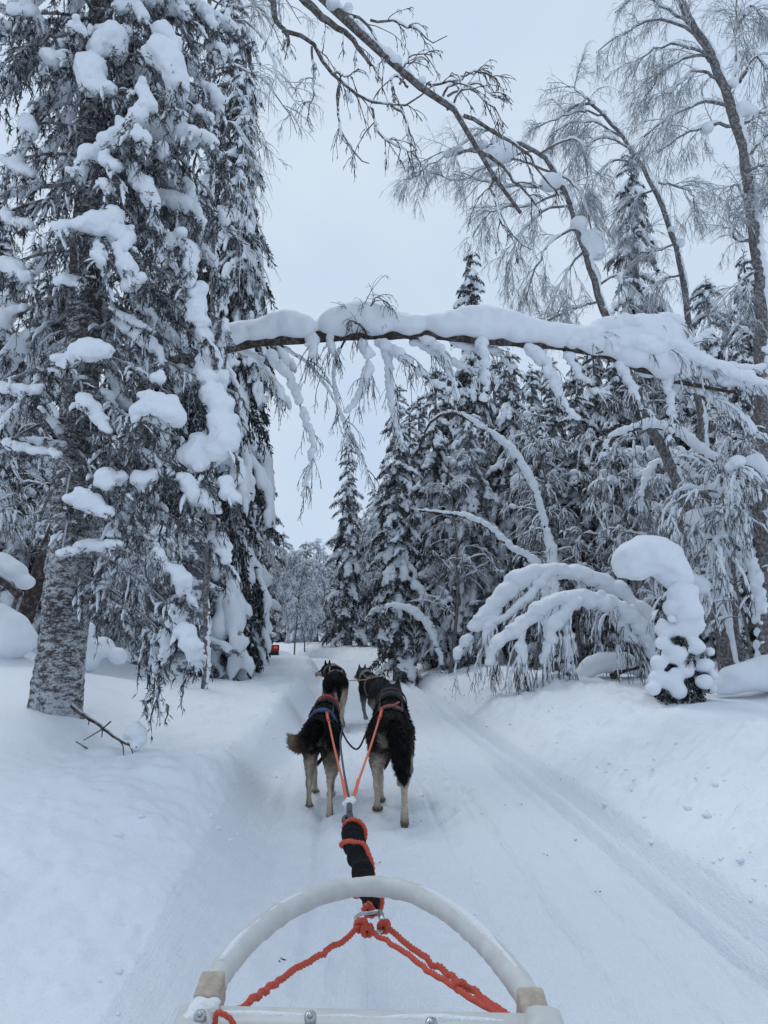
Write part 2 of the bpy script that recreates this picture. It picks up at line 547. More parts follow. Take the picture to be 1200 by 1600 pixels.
def snow_strips(paths, rad, rng, keep=.7, up=.7, sides=6):
    """ridges of snow riding on thin branches"""
    pl, rl = [], []
    for p, r in zip(paths, rad):
        if rng.random() > keep: continue
        n = len(p) * 2 if sides > 4 else len(p) + 2
        q = resample(p, n)
        s0 = rng.uniform(0, .25); s1 = rng.uniform(.6, 1)
        a, c = int(s0 * n), max(int(s0 * n) + 4, int(s1 * n)); q = q[a:c]
        if len(q) < 4: continue
        k = np.linspace(0, 1, len(q))
        rr = r * (np.sin(k * math.pi) ** .5 * .9 + .1) * rng.uniform(.6, 1.3, len(q))
        rr[0] = rr[-1] = r * .08
        q = q + np.array([0, 0, 1.0]) * (rr * up)[:, None] + rng.normal(0, r * .15, q.shape)
        pl.append(q); rl.append(rr)
    return tubes(pl, rl, sides) if pl else Geo()

# ------------------------------------------------------------------ spruces: boughs
def axis_curve(L, a0, a1, n=9, sway=0.0):
    s = np.linspace(0, 1, n)
    ang = a0 + (a1 - a0) * s
    dx = np.cos(ang) * L / (n - 1); dz = np.sin(ang) * L / (n - 1)
    x = np.concatenate([[0], np.cumsum(dx[:-1])]); z = np.concatenate([[0], np.cumsum(dz[:-1])])
    y = sway * L * s ** 2
    return np.stack([x, y, z], 1)

def interp(poly, s):
    n = len(poly) - 1
    f = np.clip(np.asarray(s) * n, 0, n - 1e-6); i = f.astype(int); t = (f - i)[:, None]
    return poly[i] * (1 - t) + poly[i + 1] * t, nrm(poly[i + 1] - poly[i])

def far_bough(seed, L=1.0):
    """a bough for trees ten metres off and more: (needles Geo, snow Geo)"""
    rng = np.random.default_rng(seed)
    ax = axis_curve(L, rng.uniform(-0.45, 0.05), rng.uniform(-1.35, -0.9), 9, rng.uniform(-.12, .12))
    B, D, Ls = [], [], []
    C, Rd = [], []
    m = 26
    s = np.linspace(0.08, 1, m)
    p, t = interp(ax, s)
    side = nrm(np.cross(t, np.array([0, 0, 1.0])))
    tw = []
    for i in range(m):
        for sg in (-1, 1):
            l = L * 0.34 * (1 - 0.55 * s[i]) * rng.uniform(0.6, 1.25)
            d0 = nrm(t[i] * 0.7 + side[i] * sg * rng.uniform(.5, 1.1) + rng.normal(0, .12, 3))
            k = np.linspace(0, 1, 5)[:, None]
            q = p[i] + d0 * l * k + np.array([0, 0, -1]) * l * 0.75 * k ** 2
            tw.append(q)
    tw = np.array(tw)
    mm = 7
    for q in tw:
        ss = rng.uniform(0, 1, mm)
        bp, tt = interp(q, ss)
        B.append(bp); D.append(tt * 0.9 + rng.normal(0, .55, (mm, 3)) + np.array([0, 0, -.35])); Ls.append(rng.uniform(.06, .125, mm) * L)
    g = blades(np.vstack(B), np.vstack(D), np.concatenate(Ls), 0.0155 * L, rng)
    g.addg(tubes([ax], [np.linspace(.016, .005, 9) * L], 4))
    # snow lies in lumps down the bough and on its side shoots
    sv = 0.1 + rng.uniform(0, .05)
    while sv < 1.0:
        q, _ = interp(ax, np.array([sv]))
        r = L * rng.uniform(.055, .125) * (1.0 - 0.25 * abs(sv - .6))
        if rng.random() < 0.78:
            C.append(q[0] + np.array([0, rng.normal(0, .02 * L), r * .55])); Rd.append(r)
        sv += r / L * 1.05
    for q in tw[rng.choice(len(tw), 17, False)]:
        for ss in (0.35, .6, 0.85):
            if rng.random() < .8:
                r = L * rng.uniform(.028, .075)
                b_, _ = interp(q, np.array([ss])); C.append(b_[0] + np.array([0, 0, r * .5])); Rd.append(r)
    sn = blob(C, Rd, L * 0.056, k=0.6, amp=0.2, seed=seed, squash=(1.05, 1.05, .78))
    return g, sn

FARB = [far_bough(100 + i) for i in range(8)]
print('far bough', [(g.n, s.n) for g, s in FARB][:3])

def rotz(a):
    c, s = math.cos(a), math.sin(a)
    return np.array([[c, -s, 0], [s, c, 0], [0, 0, 1.0]])
def roty(a):
    c, s = math.cos(a), math.sin(a)
    return np.array([[c, 0, s], [0, 1.0, 0], [-s, 0, c]])
def rotx(a):
    c, s = math.cos(a), math.sin(a)
    return np.array([[1.0, 0, 0], [0, c, -s], [0, s, c]])

def trunk_geo(H, r0, seed, sides=10, n=20, base=-0.3, wob=0.05):
    rng = np.random.default_rng(seed)
    z = np.linspace(base, H, n)
    p = np.stack([wob * noise3(np.stack([z * 0, z * 0, z], -1), .5, 2, seed), wob * noise3(np.stack([z * 0 + 9, z * 0, z], -1), .5, 2, seed), z], 1)
    r = r0 * (1 - (np.clip(z, 0, H) / H)) ** 0.8 + 0.008
    r[:2] *= 1.15
    return tubes([p], [r], sides)

def spruce_variant(seed, H, rad, nb, zmin=0.25, snowy=1.0, top_bare=True):
    rng = np.random.default_rng(seed)
    crown, snow = Geo(), Geo()
    zz = zmin + (H - zmin - 0.1) * np.sort(rng.uniform(0, 1, nb)) ** 0.95
    az = 0
    for z in zz:
        az += 2.4 + rng.normal(0, .5)
        f = (z - zmin) / (H - zmin)
        w = rad * (1 - f) ** 0.55 * rng.uniform(.55, 1.12) * (1 + .30 * noise3(np.array([[math.cos(az) * .8, math.sin(az) * .8, z * 1.1]]), 1, 2, seed)[0]) + 0.13
        g, s = FARB[rng.integers(len(FARB))]
        M = rotz(az) @ roty(rng.normal(0.22 - .30 * f ** 3, .22)) @ rotx(rng.normal(0, .2))
        sc = w * 1.25
        crown.addg(g, M * sc, np.array([0, 0, z + w * .35]))
        if rng.random() < snowy * .88:
            # snow stays the right way up: tilt is small, so turn it with the bough
            k = sc * rng.uniform(.8, 1.1)
            snow.addg(s, M * k, np.array([0, 0, z + w * .35 + .01]))
    # leader
    B = np.stack([np.zeros(40), np.zeros(40), rng.uniform(H - .5, H + .05, 40)], 1)
    D = rng.normal(0, 1, (40, 3)) * np.array([1, 1, .4]) + np.array([0, 0, .7])
    crown.addg(blades(B, D, rng.uniform(.06, .16, 40), .012, rng))
    return crown, snow, trunk_geo(H, 0.055 + H * .011, seed)

SPRV = []
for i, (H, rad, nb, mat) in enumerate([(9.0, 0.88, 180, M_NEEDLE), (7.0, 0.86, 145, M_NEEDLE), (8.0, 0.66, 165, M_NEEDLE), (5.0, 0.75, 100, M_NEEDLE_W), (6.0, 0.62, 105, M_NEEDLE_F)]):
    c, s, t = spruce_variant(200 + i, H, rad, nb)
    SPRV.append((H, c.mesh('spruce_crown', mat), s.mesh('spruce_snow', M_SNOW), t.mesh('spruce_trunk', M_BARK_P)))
SPRV.insert(4, SPRV[0])
print('spruce variants', [len(a[1].polygons) + len(a[2].polygons) for a in SPRV])

def place_spruce(px, Y, top_py, variant, label, group, wide=1.0, rz=None, X=None):
    x = X_at(px, Y) * 1.02 if X is None else X
    z0 = gh(x, Y)
    Ht = P(px, top_py, Y)[2] - z0
    H, c, s, t = SPRV[variant]
    k = Ht / H
    r = root('spruce_tree', label, 'spruce tree', (x, Y, z0 - .05), RNG.uniform(0, 6.28) if rz is None else rz, group)
    w = wide * k if wide < 0 else wide * (k * .4 + .6)
    r.scale = (w, w, k)
    obj('trunk', t, r); obj('crown', c, r, kind='stuff'); obj('snow_load', s, r, kind='stuff')
    return r
def mark(px, lst):
    return min(lst, key=lambda a: abs(a[0] - px))[1]
MR = [(647, 'the trail-edge spruce'), (717, 'the second spruce beside the trail'), (790, 'the drooping spruce'), (835, 'the dead leaning stem'), (888, 'the big birch bush'), (957, 'the mushroom-capped spruce'), (1028, 'the tallest right-hand spruce'), (1090, 'the slim curved birch'), (1170, 'the upright birch'),
      (1235, 'the right border itself'), (1285, 'and just beyond the right border'), (1390, 'and well beyond the right border')]
ML = [(-160, 'well outside the left border'), (-120, 'outside the left border'), (-60, 'just outside the left border'), (20, 'at the left border'), (80, 'beside the near trunk'), (110, 'half behind the near trunk'), (160, 'right of the near trunk'), (190, 'behind the hanging boughs'), (240, 'under the lowest boughs'), (280, 'right of the hanging boughs'), (340, 'left of the dense spruce'), (400, 'behind the dense spruce')]
MF = [(390, 'behind the parked snowmobile'), (420, 'above the parked snowmobile'), (445, 'right of the snowmobile'), (457, 'at its left side'), (470, 'above the left lead dog'), (480, 'left of the gap'), (497, 'in the gap'), (507, 'in the middle of the gap'), (520, 'right in the open gap'), (535, 'left of the lone thin spruce'), (560, 'right of the lone thin spruce'), (570, 'right beside the lone thin spruce'), (585, 'left of the forest wall'), (605, 'at the forest wall'), (612, 'at the edge of the forest wall'), (630, 'behind the forest wall')]
GR_R = 'snow-laden spruces in the wall of forest right of the trail'
GR_L = 'snow-laden spruces left of the trail'
GR_F = 'frosted spruces at the far bend of the trail'
RIGHT = [
 (622, 14.0, 600, 2, 'narrow dark spruce at the right edge of the trail where the forest wall begins'),
 (682, 15.2, 570, 1, 'drooping spruce beside the trail, second from the left in the right-hand forest wall'),
 (741, 17.5, 385, 0, 'tall spruce whose thin dark tip stands alone in the sky above the snowy arch'),
 (735, 14.2, 640, 3, 'short rimed spruce in front of the lone-tipped tall spruce'),
 (800, 14.8, 545, 1, 'heavily drooping spruce behind the bent saplings right of the trail'),
 (868, 15.5, 560, 2, 'dark spruce behind the big snow-bent birch bush'),
 (935, 14.6, 520, 1, 'dark spruce behind the mushroom-capped little spruce'),
 (1012, 14.0, 235, 4, 'tallest right-hand spruce with a snow-balled tip, between two bent birches'),
 (1125, 13.0, 432, 1, 'round-topped spruce loaded with snow balls left of the upright birch'),
 (1190, 14.5, 395, 0, 'spruce half hidden behind the upright birch at the right border'),
 (1070, 16.0, 520, 2, 'shaded spruce between the tallest spruce and the round-topped one'),
]
RIGHT += [
 (968, 12.4, 560, 1, 'dense dark spruce rising out of the shade straight behind the snow cap'),
 (1048, 12.0, 585, 2, 'slim dark spruce crossed by the leaning birch trunk'),
 (1115, 11.4, 600, 1, 'low dark spruce below the round-topped spruce'),
 (1168, 12.2, 520, 2, 'narrow spruce against the left side of the upright birch trunk'),
 (1232, 11.0, 470, 1, 'spruce at the very right border with only its boughs in view'),
 (845, 13.0, 640, 2, 'small dark spruce above the crest of the birch bush'),
 (905, 13.0, 610, 1, 'bushy dark spruce between the birch bush and the snow cap'),
]
for px, Y, top, v, lab in RIGHT:
    place_spruce(px, Y, top, v, lab, GR_R, wide=.86)
BACK = [(640, 19, 640, 2), (700, 19, 590, 0), (775, 18, 560, 1), (835, 18, 570, 1), (905, 17.5, 550, 0), (975, 18, 530, 1), (1045, 17.5, 510, 1), (1100, 16.5, 520, 4), (1160, 17, 480, 2), (1235, 16, 420, 0), (1280, 14, 430, 1),
        (655, 22, 620, 1), (735, 22, 580, 1), (800, 22, 570, 4), (870, 22, 570, 0), (940, 22, 560, 1), (1010, 22, 560, 0), (1080, 22, 550, 4), (1180, 21, 500, 0), (1290, 20, 480, 4), (1390, 18, 420, 4)]
for px, Y, top, v in BACK:
    place_spruce(px, Y, top, v, 'dark snow-dusted spruce in the %s row, showing behind %s' % ('third' if Y > 19.5 else 'second', mark(px, MR)), 'spruces in the back rows of the right-hand forest')
FAR = [(545, 27, 672, 2, 'thin column-like spruce standing alone against the pale sky where the trail ends')]
for px, Y, top, v, lab in FAR:
    place_spruce(px, Y, top, v, lab, GR_F, wide=1.0)
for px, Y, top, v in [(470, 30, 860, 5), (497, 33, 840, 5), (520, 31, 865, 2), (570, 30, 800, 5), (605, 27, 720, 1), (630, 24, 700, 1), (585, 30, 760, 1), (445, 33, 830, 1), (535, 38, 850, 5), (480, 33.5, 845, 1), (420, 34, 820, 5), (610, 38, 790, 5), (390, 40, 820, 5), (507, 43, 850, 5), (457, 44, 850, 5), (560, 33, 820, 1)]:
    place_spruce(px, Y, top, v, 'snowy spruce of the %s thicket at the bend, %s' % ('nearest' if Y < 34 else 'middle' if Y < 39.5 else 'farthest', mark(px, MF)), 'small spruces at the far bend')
LEFT = [
 (362, 11.2, 60, 4, 'tall dense spruce behind the big near spruce, its snowy side to the trail'),
 (335, 14.0, -40, 0, 'taller spruce close behind the dense one left of the trail'),
 (382, 15.5, 690, 2, 'slim spruce tucked behind the dense spruce near the parked snowmobile'),
 (255, 13.0, 250, 1, 'spruce seen through the hanging boughs right of the near trunk'),
 (150, 11.5, 620, 3, 'short white-loaded spruce just right of the near trunk in the gap below the boughs'),
 (205, 10.0, 720, 3, 'small snow-smothered spruce under the low boughs of the near spruce'),
 (55, 12.0, 420, 1, 'spruce behind the near trunk at the left border'),
 (-25, 10.0, 330, 0, 'spruce cut by the left border of the view'),
 (300, 10.4, 800, 3, 'low snow-weighted spruce whose boughs touch the ground left of the trail'),
]
for px, Y, top, v, lab in LEFT:
    place_spruce(px, Y, top, v, lab, GR_L, wide=.68 if px == 362 else 1.0)
for px, Y, top, v in [(110, 19, 560, 1), (190, 18, 520, 2), (280, 19, 420, 1), (20, 18, 560, 1), (-60, 16, 480, 4), (240, 24, 600, 0), (340, 22, 500, 0), (80, 25, 640, 1), (160, 27, 650, 4), (400, 24, 640, 1), (-120, 22, 500, 0), (-160, 12, 400, 1)]:
    place_spruce(px, Y, top, v, 'grey snow-dusted spruce %s the left-hand trees, %s' % ('far behind' if Y > 21.5 else 'close behind', mark(px, ML)), 'spruces in the back rows of the left-hand forest')
# ------------------------------------------------------------------ the big near spruce on the left
NS = P(78, 1120, 4.9)
NSX, NSY = NS[0] + 0.02, 4.95
NSZ = gh(NSX, NSY)
near = root('spruce_tree', 'massive near spruce at the left, snow-plastered trunk and boughs hung with grey rimed lichen', 'spruce tree', (NSX, NSY, NSZ))
near_o = np.array([NSX, NSY, NSZ])

M_TRUNK_N, nt, b = new_mat('snow_plastered_bark')
b.inputs['Roughness'].default_value = 0.9; b.inputs['Specular IOR Level'].default_value = 0.15
n1 = noise_n(nt, 16, 4, 0.7, stretch=(1, 1, 2.3)); n2 = noise_n(nt, 55, 3, 0.7, stretch=(1, 1, 1.6)); n3 = noise_n(nt, 2.2, 2, 0.5)
dark = mixcol(nt, n2, (0.04, 0.035, 0.035), (0.13, 0.115, 0.112))
geo_ = nt.nodes.new('ShaderNodeTexCoord'); sp_ = nt.nodes.new('ShaderNodeSeparateXYZ'); nt.links.new(geo_.outputs['Object'], sp_.inputs[0])
low = maprange(nt, sp_.outputs[2], 2.6, 0.1)             # more wind-blown snow sticks to the foot of the trunk
sv_ = math_n(nt, 'ADD', math_n(nt, 'MULTIPLY', n1, 0.62), math_n(nt, 'ADD', math_n(nt, 'MULTIPLY', n2, 0.38), math_n(nt, 'MULTIPLY', low, 0.05)))
sv_ = math_n(nt, 'ADD', sv_, math_n(nt, 'MULTIPLY', math_n(nt, 'SUBTRACT', n3, 0.5), 0.16))
fac = maprange(nt, sv_, 0.465, 0.63, 0, 0.85)
nt.links.new(mixcol(nt, fac, dark, (0.70, 0.73, 0.77)), b.inputs['Base Color'])
bump(nt, b, math_n(nt, 'ADD', sv_, math_n(nt, 'MULTIPLY', n2, 0.5)), 0.9, 0.03)

def near_trunk():
    H = 7.2
    nz, ns = 300, 56
    z = np.linspace(-0.35, H, nz); a = np.arange(ns) / ns * 2 * math.pi
    r = 0.148 * (1 - np.clip(z, 0, H) / H * 0.70) + 0.014 * np.exp(-np.maximum(z, 0) / 0.25)
    A, Z = np.meshgrid(a, z)
    pt = np.stack([np.cos(A) * .17, np.sin(A) * .17, Z], -1)
    d = 0.020 * np.abs(noise3(pt * np.array([1, 1, .75]), 22, 2, 5)) + 0.010 * noise3(pt, 6, 2, 8) + 0.006 * noise3(pt, 70, 1, 9)
    ro = 0.016 * np.exp(-np.maximum(Z, 0) / .18) * np.cos(5 * A + 1)
    rr = r[:, None] + d + ro
    v = np.stack([np.cos(A) * rr + 0.02 * np.sin(Z), np.sin(A) * rr, Z], -1).reshape(-1, 3)
    i = np.arange(nz - 1)[:, None] * ns; j = np.arange(ns)[None]; j2 = (j + 1) % ns
    q = np.stack([i + j, i + j2, i + ns + j2, i + ns + j], -1).reshape(-1, 4)
    return Geo().add(v, q).mesh('near_trunk', M_TRUNK_N)
obj('trunk', near_trunk(), near)

def near_bough(ax, seed, hang=1.0, thick=0.014, dens=1.0, side=1.0):
    """wood + side shoots, and the curtain of rimed shoots and lichen that hangs from it"""
    rng = np.random.default_rng(seed)
    n = len(ax)
    Ls = np.linalg.norm(np.diff(ax, axis=0), axis=1).sum()
    wood = tubes([ax], [np.linspace(thick, 0.004, n)], 6)
    m = int(max(6, Ls / 0.026 * dens))
    s = np.sort(rng.uniform(0.10, 1, m))
    p, t = interp(ax, s)
    sd = nrm(np.cross(t, np.array([0, 0, 1.0])) + 1e-6)
    sg = rng.choice([-1, 1], m)[:, None]
    l = (rng.uniform(.10, .30, m) * (1.1 - .5 * s) * side)[:, None]
    d0 = nrm(t * rng.uniform(.2, .9, (m, 1)) + sd * sg * rng.uniform(.3, 1.1, (m, 1)) + rng.normal(0, .2, (m, 3)))
    k = np.linspace(0, 1, 6)[None, :, None]
    fall = (rng.uniform(.35, 1.15, m) * hang)[:, None, None]
    tw = p[:, None, :] + d0[:, None, :] * l[:, None, :] * k * (1 - .25 * k) + np.array([0, 0, -1.0]) * l[:, None, :] * fall * k ** 1.8
    tw = tw + rng.normal(0, .006, tw.shape) * k
    wood.addg(tubes(list(tw), [np.linspace(.0035, .0012, 6)] * m, 3))
    need = Geo()
    B, D = [], []
    for q in tw:
        c = int(rng.integers(9, 17))
        bp, tt = interp(q, rng.uniform(.1, 1, c))
        B.append(bp); D.append(tt * .8 + rng.normal(0, .55, (c, 3)))
    B = np.vstack(B); D = np.vstack(D)
    need.addg(blades(B, D, rng.uniform(.018, .042, len(B)), .0035, rng))
    # vertical lichen beards and hanging shoots
    hcount = int(m * 0.45)
    qi = rng.integers(0, m, hcount); kk = rng.uniform(.2, 1, hcount)
    b0 = np.array([interp(tw[a], np.array([c]))[0][0] for a, c in zip(qi, kk)])
    hl = rng.gamma(2.2, .045, hcount).clip(.04, .32) * hang
    zz = np.linspace(0, 1, 6)[None, :, None]
    st = b0[:, None, :] + np.array([0, 0, -1.0]) * hl[:, None, None] * zz + np.cumsum(rng.normal(0, .010, (hcount, 6, 3)) * np.array([1, 1, .2]), 1)
    need.addg(tubes(list(st), [np.array([.005, .009, .008, .0065, .004, .001]) * rng.uniform(.5, 1.25) for _ in range(hcount)], 4))
    B = np.repeat(st.reshape(-1, 3), 2, 0)
    D = np.array([0, 0, -1.0]) + rng.normal(0, .4, B.shape)
    need.addg(blades(B, D, rng.uniform(.025, .07, len(B)), .004, rng))
    tws = snow_strips(list(tw), list(rng.uniform(.005, .015, len(tw))), rng, .46 * min(1, hang + .3), up=.8, sides=5)
    return wood, need, tws

def snow_on(pts, rad, seed, h=None, jit=0.25, amp=0.16, k=0.6, squash=(1, 1, .85), gap=0.0):
    rng = np.random.default_rng(seed)
    pr = np.column_stack([pts, rad])
    L = np.linalg.norm(np.diff(pr[:, :3], axis=0), axis=1).sum()
    n = max(3, int(L / (np.mean(rad) * .55)))
    q = resample(pr, n)
    C, Rd = [], []
    for w in q:
        if rng.random() < gap: continue
        r = max(.008, w[3] * rng.uniform(.78, 1.15))
        C.append(w[:3] + rng.normal(0, jit * r, 3)); Rd.append(r)
        for _ in range(rng.integers(1, 4)):
            C.append(w[:3] + nrm(rng.normal(0, 1, 3)) * np.array([1, 1, .9]) * r * rng.uniform(.8, 1.15)); Rd.append(r * rng.uniform(.25, .55))
    if not C: C, Rd = [q[0, :3]], [q[0, 3]]
    return blob(C, Rd, h or max(.011, np.mean(Rd) * .21), k=k, amp=amp, seed=seed, squash=squash)

# shared boughs all round the trunk
NB = []
for i in range(16):
    L = RNG.uniform(.55, 1.25)
    ax = axis_curve(L, RNG.uniform(-.5, .1), RNG.uniform(-1.3, -.75), 12, RNG.uniform(-.15, .15))
    ax[1:-1] += RNG.normal(0, .012, (10, 3))
    w, nn, ts = near_bough(ax, 300 + i, hang=RNG.uniform(.6, 1.15))
    s0, s1 = RNG.uniform(.15, .4), RNG.uniform(.75, 1.0)
    pts, _ = interp(ax, np.linspace(s0, s1, 6))
    rad = RNG.uniform(.022, .056) * np.array([.6, .9, 1.1, 1.0, .8, .5])
    sn = snow_on(pts + np.array([0, 0, .02]), rad, 320 + i, gap=.12)
    sn.addg(ts)
    NB.append((w.mesh('bough', M_BARK_P), nn.mesh('hanging_shoots', M_HANG), sn.mesh('bough_snow', M_SNOW)))
zs = np.sort(RNG.uniform(0, 1, 185)) ** 0.85 * 5.3 + 1.25
az = 0.0
for z in zs:
    az += 2.399 + RNG.normal(0, .35)
    low = z < 2.2
    a = az
    if low and RNG.random() < .5:            # the lower trunk is bare towards the trail, boughs mostly on the far side and to the right
        a = RNG.uniform(-.7, 1.2)
    elif low:
        continue
    elif z < 4.6 and math.sin(a) < -.2 and math.cos(a) < .8:
        continue
    w, nn, sn = NB[RNG.integers(len(NB))]
    M = Vector((math.cos(a) * .12, math.sin(a) * .12, z))
    bo = obj('bough', w, near)
    bo.location = M; bo.rotation_euler = (RNG.normal(0, .12), RNG.normal(0, .15), a)
    k = RNG.uniform(.7, 1.1) * (1.12 - .07 * max(0, z - 3.5)) * (.7 if low else 1)
    bo.scale = (k, k, k)
    obj('hanging_shoots', nn, bo, kind='stuff')
    if RNG.random() < .85:
        obj('snow_load', sn, bo, kind='stuff')

# boughs with the snow lumps the photograph shows one by one: pixel chain, snow radius in pixels, distance
CH = [
 ([(200,45,14),(182,60,22),(160,85,28),(146,112,28),(150,132,20),(178,136,18)], 4.35),
 ([(243,52,20),(262,62,22),(268,72,16)], 4.45),
 ([(232,82,16),(262,90,26),(276,110,22),(272,138,20),(268,160,11)], 4.35),
 ([(226,140,14),(225,165,17),(206,190,19),(190,205,13),(174,220,13),(150,235,14),(126,260,14),(113,272,11)], 4.3),
 ([(213,203,9),(222,214,15),(224,226,10)], 4.15), ([(250,225,8),(255,235,13),(258,245,9)], 4.3), ([(272,178,8),(285,185,12),(286,196,9)], 4.5),
 ([(160,240,9),(168,250,12),(182,265,13)], 4.2), ([(164,283,8),(168,291,12)], 4.15),
 ([(205,265,9),(212,278,12),(226,292,13),(240,312,15),(238,330,10),(239,347,8)], 4.3),
 ([(85,355,10),(110,360,14),(148,345,20),(186,356,22),(196,372,14),(190,392,11),(194,418,17),(196,440,17),(224,432,13)], 4.2),
 ([(153,378,7),(154,400,9),(164,422,9),(168,432,7)], 4.2),
 ([(42,190,9),(46,200,17),(50,212,11)], 4.4), ([(70,92,10),(82,92,18),(108,85,11)], 4.35), ([(112,40,10),(124,45,15),(128,55,10)], 4.3),
 ([(5,412,15),(22,420,17),(42,432,12)], 4.5), ([(96,440,10),(108,438,13),(120,444,9)], 4.3),
 ([(290,280,9),(300,310,11),(306,345,11)], 4.6), ([(284,375,9),(300,395,13),(297,420,13),(292,445,10)], 4.5), ([(262,385,8),(272,372,11),(284,365,11)], 4.5),
 ([(300,440,14),(306,475,17),(312,505,14),(322,540,17),(330,578,20),(342,602,18)], 4.55),
 ([(352,500,9),(345,520,13),(343,536,9)], 4.7),
 ([(84,562,10),(104,566,11),(124,552,15),(148,548,20),(168,552,13)], 4.15),
 ([(238,588,15),(250,590,14)], 4.3), ([(214,660,9),(222,630,15),(250,636,24),(268,645,20),(280,655,13),(235,655,9)], 4.15),
 ([(130,625,12),(140,632,16),(154,652,13),(168,672,9)], 4.1),
 ([(325,590,14),(333,612,20),(346,645,24),(352,672,25),(344,700,24),(318,700,20),(300,708,22),(320,728,18)], 4.4),
 ([(350,715,14),(361,735,20),(368,752,14)], 4.45), ([(352,762,14),(363,772,17),(372,785,10)], 4.45),
 ([(292,748,11),(308,776,20),(325,788,13),(338,796,14)], 4.35), ([(284,742,9),(292,756,11),(290,772,8)], 4.3),
 ([(214,740,8),(225,747,14),(238,742,11),(222,762,9)], 4.3), ([(212,700,7),(232,712,10),(246,728,9)], 4.3),
 ([(102,786,9),(112,778,13),(132,780,18),(152,792,17),(172,804,9)], 4.1), ([(152,756,9),(170,746,16),(186,756,10)], 4.25),
 ([(98,864,7),(112,860,9),(130,854,11),(158,850,11),(186,850,7)], 4.2),
 ([(328,838,8),(341,845,15),(350,862,12),(355,880,8)], 4.5),
 ([(244,855,5),(256,876,9),(270,893,13),(281,908,14),(291,930,10),(306,950,7)], 4.3),
 ([(268,945,8),(280,972,12),(292,995,14),(304,1015,15),(309,1032,12),(304,1046,7)], 4.35),
 ([(252,985,6),(258,1008,13),(256,1022,11)], 4.45), ([(240,1010,4),(242,1040,6),(242,1052,6)], 4.45),
 ([(226,980,5),(230,1005,9),(228,1020,6)], 4.6), ([(180,685,6),(196,690,8),(216,700,6)], 4.3),
 ([(10,690,8),(40,702,9),(70,706,8),(96,712,7)], 4.5), ([(0,600,8),(30,610,10),(60,606,9)], 4.5), ([(10,330,9),(26,345,10),(50,352,8)], 4.6),
 ([(20,20,14),(48,14,14),(60,30,10)], 4.5), ([(0,100,10),(20,120,12)], 4.5), ([(10,250,9),(30,262,12),(52,270,8)], 4.5), ([(325,70,9),(345,78,11),(338,95,9)], 4.8),
 ([(318,135,9),(338,150,12),(344,172,9)], 4.8), ([(322,175,7),(330,185,10)], 4.6), ([(345,330,8),(352,342,11)], 4.8),
 ([(186,10,12),(205,8,14),(222,20,12)], 4.4), ([(310,8,10),(325,22,12),(332,40,10)], 4.7),
 ([(205,1040,0),(206,1041,0)], 4.5),
]
for ci, (ch, Yc) in enumerate(CH):
    rpx = np.array([c[2] for c in ch], float)
    if rpx.max() < 1: continue
    pts = np.array([P(c[0], c[1], Yc + .10 * noise3(np.array([[c[0] * .02, c[1] * .02, ci]]), 1, 1, 2)[0]) for c in ch])
    rad = rpx / F * Yc * .86
    first = pts[0]
    # the bough itself runs from the trunk, under the snow, to the last lump
    d = np.linalg.norm(first[:2] - near_o[:2])
    st = np.array([near_o[0], near_o[1], first[2] + .15 + .28 * d])
    under = pts - np.column_stack([rad * 0, rad * 0, rad * .75])
    midp = st * .45 + under[0] * .55 + np.array([0, 0, .05])
    ax = resample(np.vstack([st, midp, under, under[-1] + (under[-1] - under[-2]) * .6 + np.array([0, 0, -.04])]), 16)
    ax_l = ax - near_o
    w, nn, ts = near_bough(ax_l, 500 + ci, hang=.45 if (ch[0][0] < 200 and ch[0][1] > 430) else .9, thick=.013, dens=.45 if (ch[0][0] < 200 and ch[0][1] > 430) else .8, side=.8)
    bo = obj('bough', w.mesh('bough', M_BARK_P), near)
    obj('hanging_shoots', nn.mesh('hanging_shoots', M_HANG), bo, kind='stuff')
    sn = snow_on(pts - near_o, rad, 560 + ci, h=max(.0115, rad.mean() * .21), jit=.34, amp=.38, gap=.10)
    obj('snow_load', sn.mesh('bough_snow', M_SNOW), bo, kind='stuff')
    obj('snow_crust', ts.mesh('shoot_snow', M_SNOW), bo, kind='stuff')
# bare shaded stubs on the lower trunk
for i, (px, py, ex, ey) in enumerate([(120, 700, 30, 690), (140, 690, 215, 690), (150, 830, 190, 842), (105, 690, 60, 640), (150, 600, 60, 580), (160, 480, 235, 520)]):
    a = P(px, py, 4.75); c = P(ex, ey, 4.5)
    w, nn, ts = near_bough(resample([a, (a + c) / 2 + np.array([0, 0, .02]), c], 10) - near_o, 700 + i, hang=.5, thick=.011, dens=.5, side=.5)
    bo = obj('bough', w.mesh('bough', M_BARK_P), near)
    obj('hanging_shoots', nn.mesh('hanging_shoots', M_HANG), bo, kind='stuff')
    obj('snow_load', snow_on(resample([a, (a + c) / 2, c], 6)[1:] - near_o + np.array([0, 0, .02]), np.array([.016, .022, .024, .02, .012]), 720 + i).mesh('bough_snow', M_SNOW), bo)

